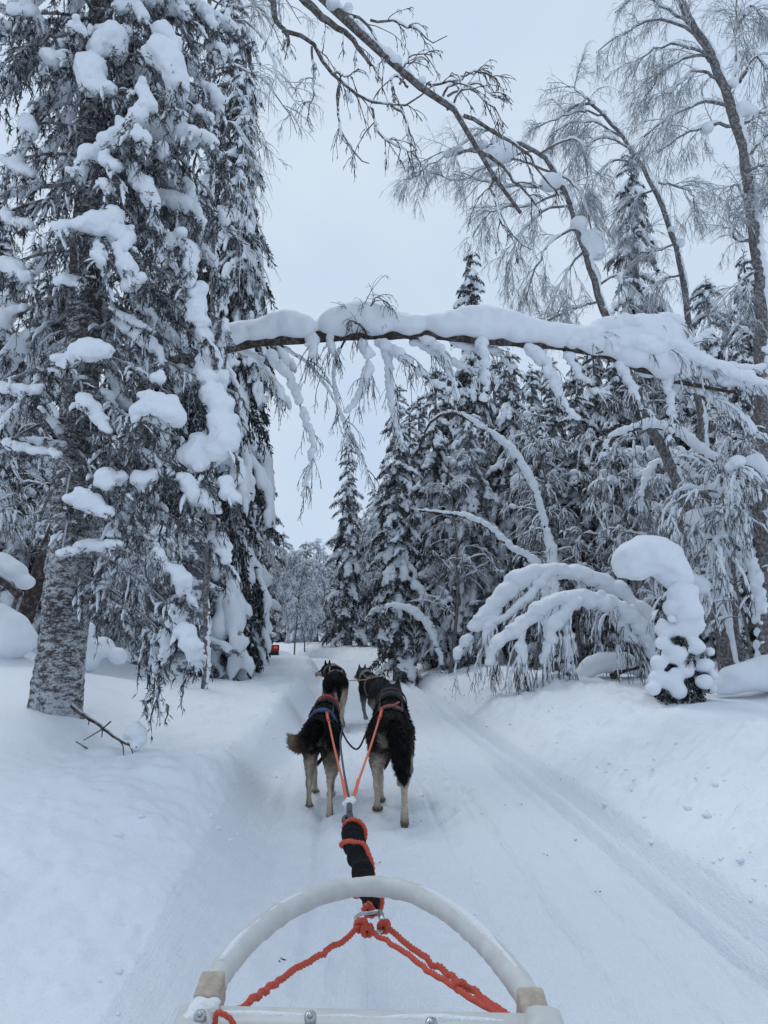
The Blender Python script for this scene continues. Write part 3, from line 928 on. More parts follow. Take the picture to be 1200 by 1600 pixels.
# fallen twiggy branch at its foot
sp = [P(112, 1104, 4.62), P(150, 1130, 4.5), P(185, 1155, 4.42), P(214, 1168, 4.36)]
fb = root('fallen_branch', 'bare broken branch poking out of the snow at the foot of the near spruce', 'branch', sp[1])
L0 = np.array(sp[1])
pth = resample(np.array(sp) - L0, 14) + RNG.normal(0, .003, (14, 3))
sub = [resample(np.array([P(173, 1127, 4.40), P(158, 1140, 4.42), P(130, 1157, 4.45)]) - L0, 6), resample(np.array([P(200, 1160, 4.38), P(206, 1172, 4.36), P(208, 1182, 4.36)]) - L0, 5),
       resample(np.array([P(185, 1155, 4.42), P(192, 1165, 4.40), P(193, 1180, 4.40)]) - L0, 5), resample(np.array([P(140, 1122, 4.5), P(138, 1133, 4.5)]) - L0, 4), resample(np.array([P(160, 1138, 4.5), P(159, 1152, 4.5)]) - L0, 4)]
obj('stem', tubes([pth], [np.linspace(.015, .006, 14)], 8, True).mesh('stem', M_BARK_D), fb)
for q in sub:
    obj('twig', tubes([q], [np.linspace(.005, .0025, len(q))], 5, True).mesh('twig', M_BARK_D), fb)
obj('snow_load', snow_on(np.array([P(196, 1150, 4.42), P(208, 1142, 4.42), P(218, 1148, 4.40), P(217, 1162, 4.39)]) - L0, np.array([.02, .042, .045, .03]), 77).mesh('branch_snow', M_SNOW), fb)
t2 = [P(120, 1141, 4.45), P(138, 1146, 4.42)]
t2 = [np.array([q[0], q[1], gh(q[0], q[1]) + .006]) for q in t2]
o = obj('twig', tubes([resample(t2, 5)], [.004], 5, True).mesh('loose_twig', M_BARK_D)); o['label'] = 'short dark twig lying flat on the snow just in front of the near spruce'; o['category'] = 'twig'
# ------------------------------------------------------------------ birches
def grow(P0, D0, L, n, droop, wob, rng):
    m = len(P0)
    out = np.empty((m, n + 1, 3)); out[:, 0] = P0
    d = nrm(np.asarray(D0, float)); st = (np.asarray(L) / n)[:, None]
    dr = np.broadcast_to(droop, (m,))[:, None]
    for i in range(n):
        d = nrm(d + np.array([0, 0, -1.0]) * dr / n + rng.normal(0, wob, (m, 3)))
        out[:, i + 1] = out[:, i] + d * st
    return out

def spawn(par, count, t0, t1, spread, rng, flat=1.0):
    """children start points and directions along parents (m,n,3)"""
    m = len(par); idx = np.repeat(np.arange(m), count)
    k = len(idx); n = par.shape[1] - 1
    s = rng.uniform(t0, t1, k); f = np.clip(s * n, 0, n - 1e-6); i = f.astype(int); t = (f - i)[:, None]
    a = par[idx, i]; b_ = par[idx, i + 1]
    p = a * (1 - t) + b_ * t; tan = nrm(b_ - a)
    rnd = rng.normal(size=(k, 3)) * np.array([1, 1, flat])
    perp = nrm(rnd - (rnd * tan).sum(1, keepdims=True) * tan)
    ang = rng.uniform(spread[0], spread[1], k)[:, None]
    return idx, p, nrm(tan * np.cos(ang) + perp * np.sin(ang)), s

def birch_spray(limbs, limb_r, rng, l2=(.35, .8), c2=9, l3=(.15, .4), c3=7, l4=(.04, .1), c4=4, droop=(1.6, 2.2, 1.6), rt=(.006, .0032, .0018), t0=.15):
    """twigs of two or three orders hanging from given limbs (m,n,3) -> Geo"""
    g = tubes(list(limbs), list(limb_r), 5)
    i2, p2, d2, s2 = spawn(limbs, c2, t0, 1.0, (.5, 1.1), rng, .7)
    L2 = rng.uniform(*l2, len(p2)) * (1.15 - .6 * s2)
    a2 = grow(p2, d2, L2, 6, droop[0], .09, rng)
    g.addg(tubes(list(a2), [np.linspace(rt[0], rt[0] * .35, 7)] * len(a2), 4))
    i3, p3, d3, s3 = spawn(a2, c3, .1, 1.0, (.35, .9), rng, .8)
    L3 = rng.uniform(*l3, len(p3)) * (1.1 - .5 * s3)
    a3 = grow(p3, d3, L3, 4, droop[1], .10, rng)
    g.addg(tubes(list(a3), [np.linspace(rt[1], rt[1] * .45, 5)] * len(a3), 3))
    if c4:
        i4, p4, d4, s4 = spawn(a3, c4, .1, 1.0, (.4, .9), rng)
        L4 = rng.uniform(*l4, len(p4))
        a4 = grow(p4, d4, L4, 2, droop[2], .12, rng)
        g.addg(tubes(list(a4), [np.linspace(rt[2], rt[2] * .6, 3)] * len(a4), 3))
    return g, a2, a3

def birch(name_label, px_path, Yp, r0, r1, limbs, seed, group=None, limb_r=.016, radii=None, base=None, spray={}, snow=(.03, .8), bark=M_BARK_B, twigm=M_TWIG, cat='birch tree', limb_snow=.021, twig_snow=.0045, name='birch_tree', extra_snow=()):
    """a birch whose trunk runs through given pixels (px, py, Y); limbs are pixel paths starting on it"""
    rng = np.random.default_rng(seed)
    pts = [P(*q) if len(q) == 3 else P(q[0], q[1], Yp) for q in px_path]
    if base is not None:
        pts = [np.array([base[0], base[1], gh(*base) - .2])] + pts
    pts = np.array(pts)
    o0 = pts[0] + np.array([0, 0, .2 if base is not None else 0])
    r = root(name, name_label, cat, o0, 0, group)
    tr = resample(pts, 44) - o0
    rr = (np.interp(np.linspace(0, 1, 44), *radii) if radii else np.linspace(r0, r1, 44)) * (1 + .05 * rng.normal(size=44))
    tr = tr + .012 * rng.normal(size=tr.shape) * np.array([1, 1, 1])
    obj('trunk', tubes([tr], [rr], 12, True).mesh('birch_trunk', bark), r)
    if snow[0]:
        # snow on the upper side wherever the trunk leans
        t = nrm(np.gradient(tr, axis=0)); lean = np.linalg.norm(t[:, :2], axis=1)
        up = np.array([0, 0, 1.0]) - t * t[:, 2:3]
        C, Rd = [], []
        for i in range(0, 44):
            for _ in range(2):
                if rng.random() < snow[1] * min(1, lean[i] * 1.5) and lean[i] > .15:
                    q = snow[0] * rng.uniform(.55, 1.2) * min(1, .4 + lean[i])
                    f = rng.uniform(0, 1); i2 = min(43, i + 1)
                    C.append(tr[i] * (1 - f) + tr[i2] * f + nrm(up[i]) * (rr[i] * .8 + q * .25) + rng.normal(0, .15 * q, 3)); Rd.append(q)
        up_n = nrm(up + np.array([.35, -.15, 0]) * (1 - lean[:, None]))
        for i0 in range(0, 40, 5):
            if rng.random() < .85:
                i1 = min(44, i0 + rng.integers(5, 10)); kk_ = np.sin(np.linspace(.1, math.pi - .1, i1 - i0))
                for fs in np.linspace(i0, i1 - 1.01, (i1 - i0) * 6):
                    f = int(fs); w = fs - f; g2 = min(43, f + 1)
                    q = rr[f] * .62 * np.interp(fs - i0, np.arange(i1 - i0), kk_) * rng.uniform(.75, 1.25) + .006
                    un = nrm(up_n[f] + rng.normal(0, .25, 3))
                    C.append(tr[f] * (1 - w) + tr[g2] * w + un * rr[f] * .9); Rd.append(q)
        for (x, y, yy, rp) in extra_snow:
            C.append(P(x, y, yy) - o0); Rd.append(rp / F * yy)
        if C:
            nb = 4; Cx = np.array(C); Rx = np.array(Rd)
            g = Geo(); order = np.argsort(Cx[:, 2])
            for part in np.array_split(order, nb):
                if len(part): g.addg(blob(Cx[part], Rx[part], max(.014, snow[0] * .32), k=.6, amp=.2, seed=seed))
            obj('snow_load', g.mesh('trunk_snow', M_SNOW), r)
    for li, lp in enumerate(limbs):
        q = np.array([P(*a) if len(a) == 3 else P(a[0], a[1], Yp) for a in lp]) - o0
        q = resample(q, 12) + rng.normal(0, .01, (12, 3))
        lr = np.linspace(1, .3, 12) * (limb_r[li] if isinstance(limb_r, dict) and li in limb_r else limb_r if not isinstance(limb_r, dict) else limb_r['all'])
        g, a2, a3 = birch_spray(q[None], [lr], rng, **spray)
        bo = obj('branch', tubes([q], [lr * 1.02], 7).mesh('branch', bark), r)
        obj('twigs', g.mesh('twigs', twigm), bo, kind='stuff')
        s = Geo()
        if limb_snow: s.addg(snow_strips([q], [limb_snow], rng, 1.0))
        if twig_snow: s.addg(snow_strips(list(a2), [twig_snow * 1.3] * len(a2), rng, .75)).addg(snow_strips(list(a3), [twig_snow] * len(a3), rng, .45, sides=4))
        if s.n: obj('snow_load', s.mesh('branch_snow', M_SNOW), bo, kind='stuff')
    return r

SPR_W = dict(l2=(.3, .75), c2=13, l3=(.15, .38), c3=9, l4=(.05, .13), c4=5, droop=(.85, 1.0, .7), rt=(.0052, .0028, .0017))
# A: the bent birch left of the pair, its crown drooping over the arch
Y = 8.2
birch('birch bent left with a drooping frosted crown just above the middle of the snowy arch',
      [(1105, 900), (1060, 760), (1010, 650), (965, 540), (938, 470), (915, 390), (890, 320), (868, 270), (835, 232), (790, 222), (745, 232), (700, 245)], Y, .075, .018,
      [[(868, 270), (820, 255), (760, 240), (700, 235), (650, 255)], [(835, 232), (780, 250), (720, 280), (670, 270)], [(880, 300), (840, 290), (780, 290), (720, 270)], [(890, 320), (850, 330), (810, 370), (790, 430)],
       [(905, 360), (870, 370), (840, 410), (820, 470)], [(860, 262), (905, 300), (925, 360), (930, 400)], [(915, 390), (890, 420), (880, 470), (870, 500)], [(800, 222), (760, 205), (700, 240), (640, 280)],
       [(880, 300), (830, 320), (770, 330), (740, 370)], [(930, 450), (960, 430), (975, 460), (985, 500)], [(938, 470), (900, 480), (860, 500)], [(845, 240), (900, 215), (915, 260), (920, 300)]],
      21, base=(X_at(1140, Y), Y), spray=SPR_W, snow=(.055, .75), extra_snow=[(790, 235, Y, 22), (770, 245, Y, 18), (860, 285, Y, 18), (925, 375, Y, 20), (935, 395, Y, 14), (905, 350, Y, 15)], group='bent birches right of the trail')
# B: the second bent birch
Y = 8.8
birch('slim birch curving left in front of the tallest spruce, twigs hanging from its tip',
      [(1105, 790), (1092, 640), (1078, 520), (1066, 420), (1040, 340), (1010, 275), (975, 215), (945, 180), (915, 160), (885, 175)], Y, .07, .016,
      [[(945, 180), (910, 175), (870, 185), (830, 205)], [(975, 215), (930, 190), (880, 195), (850, 225)], [(990, 240), (950, 215), (910, 230), (890, 260)], [(1000, 260), (960, 250), (930, 280), (915, 310)],
       [(1020, 300), (985, 310), (965, 330), (950, 370)], [(1030, 285), (1060, 290), (1080, 300), (1085, 330)], [(1055, 380), (1025, 390), (1000, 360), (985, 370)], [(930, 165), (900, 140), (880, 135)], [(1066, 430), (1030, 440), (1015, 470)]],
      22, base=(X_at(1120, Y), Y), spray=SPR_W, snow=(.038, .85), limb_r=.015, extra_snow=[(1062, 380, Y, 9), (1050, 360, Y, 8)], group='bent birches right of the trail')
# C: the upright forked birch at the right
Y = 7.4
birch('upright forked birch at the right border, thickest of the right-hand birches',
      [(1192, 640), (1190, 540), (1186, 440), (1178, 350), (1165, 260), (1150, 190), (1138, 150), (1115, 95), (1090, 50), (1068, 10), (1050, -40)], Y, .085, .04,
      [[(1138, 150), (1150, 100), (1150, 40), (1155, -20)], [(1110, 80), (1060, 40), (1010, 35), (960, 60), (930, 80)], [(1120, 100), (1080, 75), (1030, 75), (990, 95)], [(1090, 50), (1050, 20), (1000, -5), (960, 20)],
       [(1130, 130), (1090, 110), (1060, 130), (1040, 150)], [(1150, 195), (1110, 195), (1070, 210), (1030, 240)], [(1145, 170), (1105, 160), (1050, 180), (1005, 215)], [(1165, 250), (1200, 210), (1230, 215)],
       [(1155, 200), (1190, 175), (1215, 190)], [(1155, 130), (1180, 90), (1205, 110)], [(1178, 350), (1205, 310), (1225, 300)], [(1182, 380), (1150, 370), (1140, 350), (1142, 330)], [(1150, 40), (1175, 10), (1195, 30)], [(1186, 420), (1160, 440), (1150, 480)], [(1175, 330), (1150, 290), (1135, 300)],
       [(1120, 90), (1075, 90), (1035, 115), (1010, 150)], [(1168, 270), (1195, 260), (1205, 300)]],
      23, base=(X_at(1180, Y), Y), spray=SPR_W, snow=(.05, .85), limb_r=.02, extra_snow=[(1160, 170, Y, 14), (1175, 175, Y, 11), (1145, 130, Y, 10), (1105, 200, Y, 11)], group='bent birches right of the trail')
M_BARK_L = frosted('peeling_birch_bark', (0.05, 0.04, 0.034), (0.13, 0.105, 0.09), RIME, nsc=30, amount=0.26, up=(0.45, 0.9), spread=.3)
# D: long bent birch from the upper left, close to the camera
Y = 5.6
SPR_D = dict(l2=(.18, .5), c2=5, l3=(.06, .18), c3=4, l4=(.02, .04), c4=3, droop=(1.2, 1.4, 1.0), rt=(.0055, .0035, .0025))
birch('long birch bowed over from the upper left, dark knobbly branches hanging against the open sky',
      [(-160, 600, 6.6), (-130, 100, 6.5), (0, -230, 6.4), (200, -250, 6.2), (380, -150, 6.0), (490, -20, 5.8), (548, 35), (590, 82), (640, 118), (690, 160), (722, 190), (745, 230), (768, 268), (790, 300), (812, 335)], Y, .075, .014,
      [[(455, -20), (500, 22), (540, 55), (565, 85), (582, 100)], [(420, -20), (432, 30), (447, 55), (452, 75)], [(445, 50), (480, 60), (515, 105), (535, 130), (575, 155), (610, 165), (640, 160), (680, 130)],
       [(530, 128), (530, 180), (540, 225), (575, 255)], [(535, 20), (575, 40), (585, 60), (600, 100), (597, 145)], [(580, 32), (620, 35), (650, 50), (672, 62), (700, 58)], [(610, 165), (635, 185), (640, 235), (655, 250)],
       [(578, 165), (590, 205), (610, 222), (650, 240)], [(625, 130), (640, 90), (665, 85), (675, 90)], [(640, 135), (615, 120), (612, 150)], [(690, 150), (720, 120), (750, 112), (775, 120)], [(700, 150), (740, 130), (770, 150), (790, 160)],
       [(665, 130), (700, 130), (735, 115), (765, 106)], [(722, 185), (760, 200), (800, 225), (840, 260), (870, 300)], [(745, 230), (780, 255), (820, 300), (845, 330)], [(700, 170), (730, 140), (770, 165), (790, 200)], [(768, 268), (775, 320), (790, 360), (830, 390)],
       [(486, 75), (490, 110), (488, 150), (482, 172)], [(520, 115), (540, 120), (550, 118)]],
      24, base=(X_at(-175, 6.6), 6.6), spray=SPR_D, snow=(.03, .9), limb_r={'all': .011, 0: .042, 1: .034, 2: .019, 3: .013, 4: .014, 13: .018, 14: .018}, radii=([0, .55, .66, .72, .78, .84, .90, 1], [.11, .10, .085, .078, .06, .042, .028, .015]), twigm=M_TWIG_D, bark=M_BARK_L, limb_snow=.012, twig_snow=.0042, extra_snow=[(520, 5, Y, 13), (545, 12, Y, 9), (605, 82, Y, 11), (618, 95, Y, 12), (545, 150, Y, 7), (550, 158, Y, 5), (660, 125, Y, 8)])
# E: birch behind the near spruce, thin twigs falling into the gap of sky
Y = 7.8
birch('frosted birch behind the near spruce, fine twigs falling into the open sky on its right',
      [(330, 700), (335, 400), (330, 150), (325, -60)], Y, .035, .022,
      [[(330, 20), (370, -10), (420, 30), (450, 90)], [(328, 60), (370, 30), (410, 60), (440, 130), (470, 170)], [(330, 110), (365, 105), (400, 115), (440, 160), (465, 210)], [(330, 140), (360, 130), (390, 170), (410, 230)], [(330, -30), (380, -60), (440, -10), (470, 40)],
       [(332, 200), (360, 190), (390, 230), (405, 290)], [(332, 260), (365, 260), (390, 310), (400, 380)], [(333, 350), (370, 370), (400, 420), (425, 470)], [(330, 0), (360, 10), (400, 10), (425, 30)]],
      25, base=(X_at(325, Y), Y), spray=dict(l2=(.3, .8), c2=9, l3=(.15, .45), c3=6, l4=(.04, .1), c4=2, droop=(1.0, 1.3, 1.0)), snow=(.03, .5), limb_r=.012)

# ------------------------------------------------------------------ the snow-laden arch over the trail
YA = 6.6
arch_px = [(60, 900, 7.6), (150, 700, 7.2), (250, 585, 6.9), (300, 556), (345, 543), (420, 531), (500, 526), (580, 522), (660, 522), (740, 529), (820, 536), (880, 541), (940, 553), (1000, 576), (1060, 596), (1110, 606), (1150, 612)]
pts = np.array([P(*q) if len(q) == 3 else P(q[0], q[1], YA) for q in arch_px])
b0 = np.array([pts[0][0] - .25, 7.7, gh(pts[0][0] - .25, 7.7) - .15])
pts = np.vstack([b0, pts])
arch = root('birch_tree', 'birch bowed level across the trail, carrying a thick white roll of snow', 'birch tree', b0)
tr = resample(pts, 150) - b0
tr += .006 * np.stack([noise3(tr, 6, 2, 3 + i) for i in range(3)], 1) * 2.2
rr = np.interp(np.arange(150), [0, 40, 80, 120, 149], [.085, .072, .06, .042, .014]) * (1 + .10 * noise3(tr, 14, 2, 7))
obj('trunk', tubes([tr], [rr], 16, True).mesh('arch_trunk', M_BARK_D), arch)
# roll of snow: its upper outline measured along the trunk
topx = [352, 372, 400, 430, 455, 472, 488, 500, 512, 530, 560, 590, 620, 660, 700, 730, 752, 772, 800, 830, 870, 905, 945, 985, 1020, 1050, 1070]
topy = [512, 506, 502, 492, 486, 494, 510, 516, 488, 480, 473, 478, 492, 497, 490, 482, 478, 484, 489, 499, 509, 514, 508, 499, 494, 500, 520]
botx = [q[0] for q in arch_px[3:]]; boty = [q[1] for q in arch_px[3:]]
C, Rd = [], []
rng = np.random.default_rng(9)
for x in np.arange(352, 1070, 5.0):
    ty = np.interp(x, topx, topy); by = np.interp(x, botx, boty) - 5 + 3 * math.sin(x * .11)
    hgt = (by - ty)
    rpx = max(5, min(13, hgt * .5))
    yy = ty + rpx * .95
    while True:
        yc = min(yy, by - rpx * .9)
        for dy_ in (-.055, .055):
            C.append(P(x + rng.normal(0, 1), yc, YA + dy_ * min(1, (yc - ty) / 14) + rng.normal(0, .012))); Rd.append(rpx / F * YA * rng.uniform(.95, 1.1))
        if yc < yy or yy > by: break
        yy += rpx * .7
C = np.array(C) - b0; Rd = np.array(Rd)
for part in np.array_split(np.argsort(C[:, 0]), 5):
    pass
g = Geo()
order = np.argsort(C[:, 0])
g.addg(blob(C, Rd, .018, k=.5, amp=.16, freq=9, seed=4, squash=(1.1, 1.1, 1.0)))
obj('snow_load', g.mesh('arch_snow', M_SNOW), arch)
# fans of snowy branches at the tip and hanging branches below
TIP = [([(880, 540), (930, 522), (985, 508), (1030, 503), (1062, 508)], 15, 6.5), ([(930, 550), (985, 540), (1040, 545), (1090, 562), (1140, 584), (1200, 602)], 13, 6.45), ([(985, 570), (1040, 570), (1100, 585), (1150, 600), (1210, 618)], 11, 6.6),
       ([(1050, 594), (1090, 610), (1140, 640), (1200, 690)], 8, 6.7), ([(960, 560), (1020, 555), (1080, 540), (1110, 520)], 10, 6.8), ([(1000, 575), (1060, 580), (1120, 575), (1190, 580)], 11, 6.75), ([(900, 540), (950, 520), (1000, 512), (1050, 522), (1085, 545)], 12, 6.75)]
HANG = [([(415, 538), (432, 565), (450, 590), (464, 620), (476, 655), (488, 690), (486, 730), (472, 775)], 7, 6.5), ([(560, 530), (576, 558), (572, 590), (560, 620), (545, 645)], 8, 6.5), ([(600, 532), (607, 580), (611, 625), (620, 665), (630, 705)], 7, 6.6),
        ([(590, 532), (625, 556), (660, 585), (700, 612)], 9, 6.5), ([(655, 530), (688, 548), (704, 580), (714, 625)], 7, 6.55), ([(755, 532), (758, 565), (760, 600), (758, 625)], 9, 6.5), ([(820, 540), (850, 568), (866, 600), (882, 632), (900, 655)], 9, 6.55),
        ([(485, 527), (490, 548), (487, 562)], 9, 6.5), ([(516, 527), (518, 545), (520, 555)], 6, 6.55), ([(640, 528), (690, 560), (740, 580), (780, 600)], 7, 6.7), ([(700, 528), (730, 545), (775, 552), (800, 575)], 8, 6.7),
        ([(430, 535), (470, 560), (500, 590), (530, 640), (545, 700)], 3, 6.7), ([(540, 530), (520, 580), (530, 640), (560, 700), (585, 770)], 3, 6.75), ([(880, 545), (900, 580), (930, 610), (960, 620)], 7, 6.6), ([(960, 565), (985, 600), (1000, 640)], 7, 6.6), ([(1040, 592), (1050, 640), (1045, 690)], 6, 6.6),
        ([(365, 545), (400, 560), (420, 590), (440, 640)], 5, 6.9), ([(575, 525), (560, 505), (545, 498)], 0, 6.45), ([(545, 500), (575, 480), (590, 465), (604, 478)], 0, 6.45)]
for i, (ch, rp, Yc) in enumerate(TIP + HANG):
    tip = i < len(TIP)
    q = np.array([P(a, c, Yc if k else (Yc + YA) / 2) for k, (a, c) in enumerate(ch)]) - b0
    Lr = np.linalg.norm(q[-1] - q[0])
    q = resample(q, 14) + rng.normal(0, .006, (14, 3))
    lr = np.linspace(.014 if tip else .011, .003, 14)
    bo = obj('branch', tubes([q], [lr], 7).mesh('branch', M_BARK_D), arch)
    rs = np.random.default_rng(800 + i)
    gg, a2, a3 = birch_spray(q[None], [lr * .5], rs, l2=(.15, .45), c2=10 if not tip else 14, l3=(.06, .22), c3=4, l4=(.02, .06), c4=2, droop=(1.4, 1.4, 1.0), rt=(.005, .003, .002), t0=.2)
    obj('twigs', gg.mesh('twigs', M_TWIG_D), bo, kind='stuff')
    if rp:
        rad = np.full(14, rp / F * Yc) * np.linspace(1.1, .6, 14)
        sn = snow_on(q[1:] + np.array([0, 0, .4]) * rad[1:, None], rad[1:], 830 + i, jit=.3, amp=.22, gap=.0 if tip else .25)
        sn.addg(snow_strips(list(a2), [.010 if tip else .006] * len(a2), rs, .8))
        obj('snow_load', sn.mesh('branch_snow', M_SNOW), bo, kind='stuff')

# ------------------------------------------------------------------ frosted birches and saplings in the forest wall
def rand_birch(seed, H, spread, nl, snow_r):
    rng = np.random.default_rng(seed)
    tr = grow(np.zeros((1, 3)), np.array([[rng.normal(0, .1), rng.normal(0, .1), 1.0]]), np.array([H]), 14, rng.uniform(.2, .9), .05, rng)[0]
    tr[:, 2] -= .15
    t = tubes([tr], [np.linspace(.05, .012, 15) * H / 6], 8)
    _, p, d, s = spawn(tr[None], nl, .25, 1.0, (.6, 1.2), rng, .4)
    L = rng.uniform(.7, 1.5, nl) * spread * (1.1 - .6 * s)
    limbs = grow(p, d + np.array([0, 0, .35]), L, 9, 1.5, .08, rng)
    g, a2, a3 = birch_spray(limbs, [np.linspace(.016, .005, 10)] * nl, rng, l2=(.3, .75), c2=6, l3=(.15, .4), c3=5, l4=(.05, .1), c4=2, rt=(.008, .005, .0035))
    s_ = snow_strips(list(limbs), [snow_r] * nl, rng, .9).addg(snow_strips(list(a2), [snow_r * .6] * len(a2), rng, .8, sides=5)).addg(snow_strips(list(a3), [snow_r * .42] * len(a3), rng, .5, sides=4))
    C, Rd = [], []
    for q in limbs:
        for k in range(rng.integers(0, 3)):
            a, _ = interp(q, np.array([rng.uniform(.2, .95)])); C.append(a[0] + np.array([0, 0, .03])); Rd.append(snow_r * rng.uniform(1.6, 3.6))
    for c, r_ in zip(C, Rd):
        s_.addg(blob([c, c + rng.normal(0, r_ * .7, 3)], [r_, r_ * .7], r_ * .25, amp=.25, seed=int(rng.integers(1e6))))
    return t.mesh('birch_trunk', M_BARK_B), g.mesh('birch_crown', M_TWIG_F), s_.mesh('birch_snow', M_SNOW)
RB = [rand_birch(900 + i, *a) for i, a in enumerate([(5.0, 1.0, 26, .022), (3.6, .9, 22, .03), (6.0, 1.1, 30, .02), (2.6, .8, 18, .034)])]
RBH = [5.0, 3.6, 6.0, 2.6]
BIR = [(1000, 11.0, 660, 1, 'snow-smothered young birch left of the mushroom-capped spruce'), (1065, 10.4, 660, 1, 'young birch with heavy snow pads behind the mushroom-capped spruce'), (1165, 7.6, 690, 3, 'low birch with clotted snow at the right border'),
       (1215, 8.5, 560, 0, 'leaning birch at the far right border, twigs crusted white'), (1150, 9.6, 560, 0, 'thin birch between the upright birch and the capped spruce'), (905, 12.5, 640, 0, 'frosted birch in front of the dark spruces behind the birch bush'),
       (665, 16.5, 660, 2, 'white-twigged birch at the head of the right-hand forest wall'), (600, 22, 760, 1, 'pale feathery young birch at the right of the trail bend'), (700, 13.2, 700, 0, 'frosted birch sapling before the second spruce right of the trail'), (830, 12.0, 690, 0, 'sapling birch fringed white behind the bent birch bush'),
       (462, 26, 840, 1, 'white birch left of the gap of sky at the bend'), (512, 29, 850, 1, 'hazy white birch in the middle of the trail bend'), (478, 27, 860, 3, 'rimed birch at the left edge of the trail bend'), (572, 27, 820, 1, 'rimed birch just right of the lone thin spruce'),
       (185, 9.5, 760, 3, 'low birch bush white with snow right of the near trunk'), (15, 8.6, 640, 0, 'thin birch behind the near trunk at the left border'), (245, 9.0, 800, 3, 'low birch bush under the hanging boughs'), (118, 13.5, 640, 2, 'birch in the gap left of the near trunk'), (-30, 7.5, 560, 1, 'snowy birch cut by the left border'),
       (395, 17, 800, 1, 'small rimed birch left of the parked snowmobile'), (980, 13.2, 560, 2, 'tall frosted birch before the tallest right-hand spruce'), (1060, 11.5, 600, 0, 'frosted birch behind the right-hand snow bank'), (770, 15.8, 600, 2, 'birch among the dark spruces below the lone spruce tip'), (400, 24, 800, 1, 'faint white birch behind the parked snowmobile')]
for i, (px, Y, top, v, lab) in enumerate(BIR):
    x = X_at(px, Y); z0 = gh(x, Y)
    k = (P(px, top, Y)[2] - z0) / RBH[v]
    r = root('birch_tree', lab, 'birch tree', (x, Y, z0), RNG.uniform(0, 6.28), 'frosted birches between the spruces')
    r.scale = (k * .5 + .5, k * .5 + .5, k)
    t, c, s = RB[v]
    obj('trunk', t, r); obj('crown', c, r, kind='stuff'); obj('snow_load', s, r, kind='stuff')

def bent_stem(label, chain, Yc, r0, snow_px, seed, twig=True, cat='birch sapling', group=None, name='birch_sapling', c2=10, drop_base=True):
    rng = np.random.default_rng(seed)
    q = np.array([P(a[0], a[1], a[2] if len(a) > 2 else Yc) for a in chain])
    if drop_base:
        g0 = gh(q[0][0], q[0][1]); q = np.vstack([np.array([q[0][0], q[0][1], g0 - .15]), q]) if q[0][2] > g0 + .1 else q
    o0 = q[0].copy()
    r = root(name, label, cat, o0, 0, group)
    q = resample(q - o0, 26); q[1:] += rng.normal(0, .006, (25, 3))
    lr = np.linspace(r0, r0 * .3, 26)
    obj('trunk', tubes([q], [lr], 8, True).mesh('stem', M_BARK_D), r)
    rad = np.interp(np.linspace(0, 1, 26), np.linspace(0, 1, len(snow_px)), snow_px) / F * Yc * .72 * (1 + .35 * noise3(q, 3.5, 2, seed))
    sel = rad > .004
    sn = snow_on(q[sel] + np.array([0, 0, .75]) * rad[sel, None], rad[sel], seed + 1, jit=.2, amp=.30, gap=.12, h=max(.014, rad.mean() * .25))
    if twig:
        gg, a2, a3 = birch_spray(q[None], [lr * .5], rng, l2=(.25, .6), c2=c2, l3=(.1, .3), c3=5, l4=(.03, .07), c4=2, droop=(2.2, 1.8, 1.2), t0=.3)
        obj('twigs', gg.mesh('twigs', M_TWIG_D), r, kind='stuff')
        sn.addg(snow_strips(list(a2), [.012] * len(a2), rng, .8)).addg(snow_strips(list(a3), [.007] * len(a3), rng, .4, sides=4))
    obj('snow_load', sn.mesh('stem_snow', M_SNOW), r, kind='stuff')
    return r
G_SAP = 'snow-bent saplings leaning out of the right-hand forest'
bent_stem('dead leaning stem with a white ridge of snow, pointing left above the birch bush', [(850, 905), (800, 858), (765, 826), (720, 806), (655, 798)], 11.0, .05, [6, 9, 8, 7, 3], 31, group=G_SAP, c2=6)
bent_stem('slim sapling hooped over beside the dogs\' trail, white snow along its curve', [(690, 1035), (678, 1000), (662, 972), (640, 955), (612, 948), (598, 958)], 13.2, .04, [3, 5, 7, 8, 7, 5], 32, group=G_SAP, c2=3)
bent_stem('long snow-coated birch leaning out of the forest towards the trail', [(862, 880), (845, 800), (825, 745), (795, 700), (750, 668), (705, 645), (672, 660), (655, 700)], 10.5, .05, [5, 7, 9, 8, 8, 7, 4, 2], 33, group=G_SAP)
bent_stem('arched sapling with fat snow pads under the snowy arch at the right', [(1230, 820, 7.6), (1190, 762), (1140, 735), (1095, 705), (1050, 675), (1000, 668), (955, 685), (940, 715)], 8.0, .04, [12, 15, 13, 14, 12, 12, 9, 6], 34, group=G_SAP)
bent_stem('white-crusted sapling bent behind the capped little spruce', [(1130, 900), (1110, 800), (1080, 740), (1040, 720), (1010, 745), (1000, 800)], 9.0, .035, [5, 8, 10, 11, 8, 6], 35, group=G_SAP)
bent_stem('thin sapling at the right border crooked under lumps of snow', [(1190, 1000), (1185, 920), (1165, 860), (1140, 835), (1120, 860)], 7.4, .03, [8, 14, 13, 11, 7], 36, group=G_SAP)

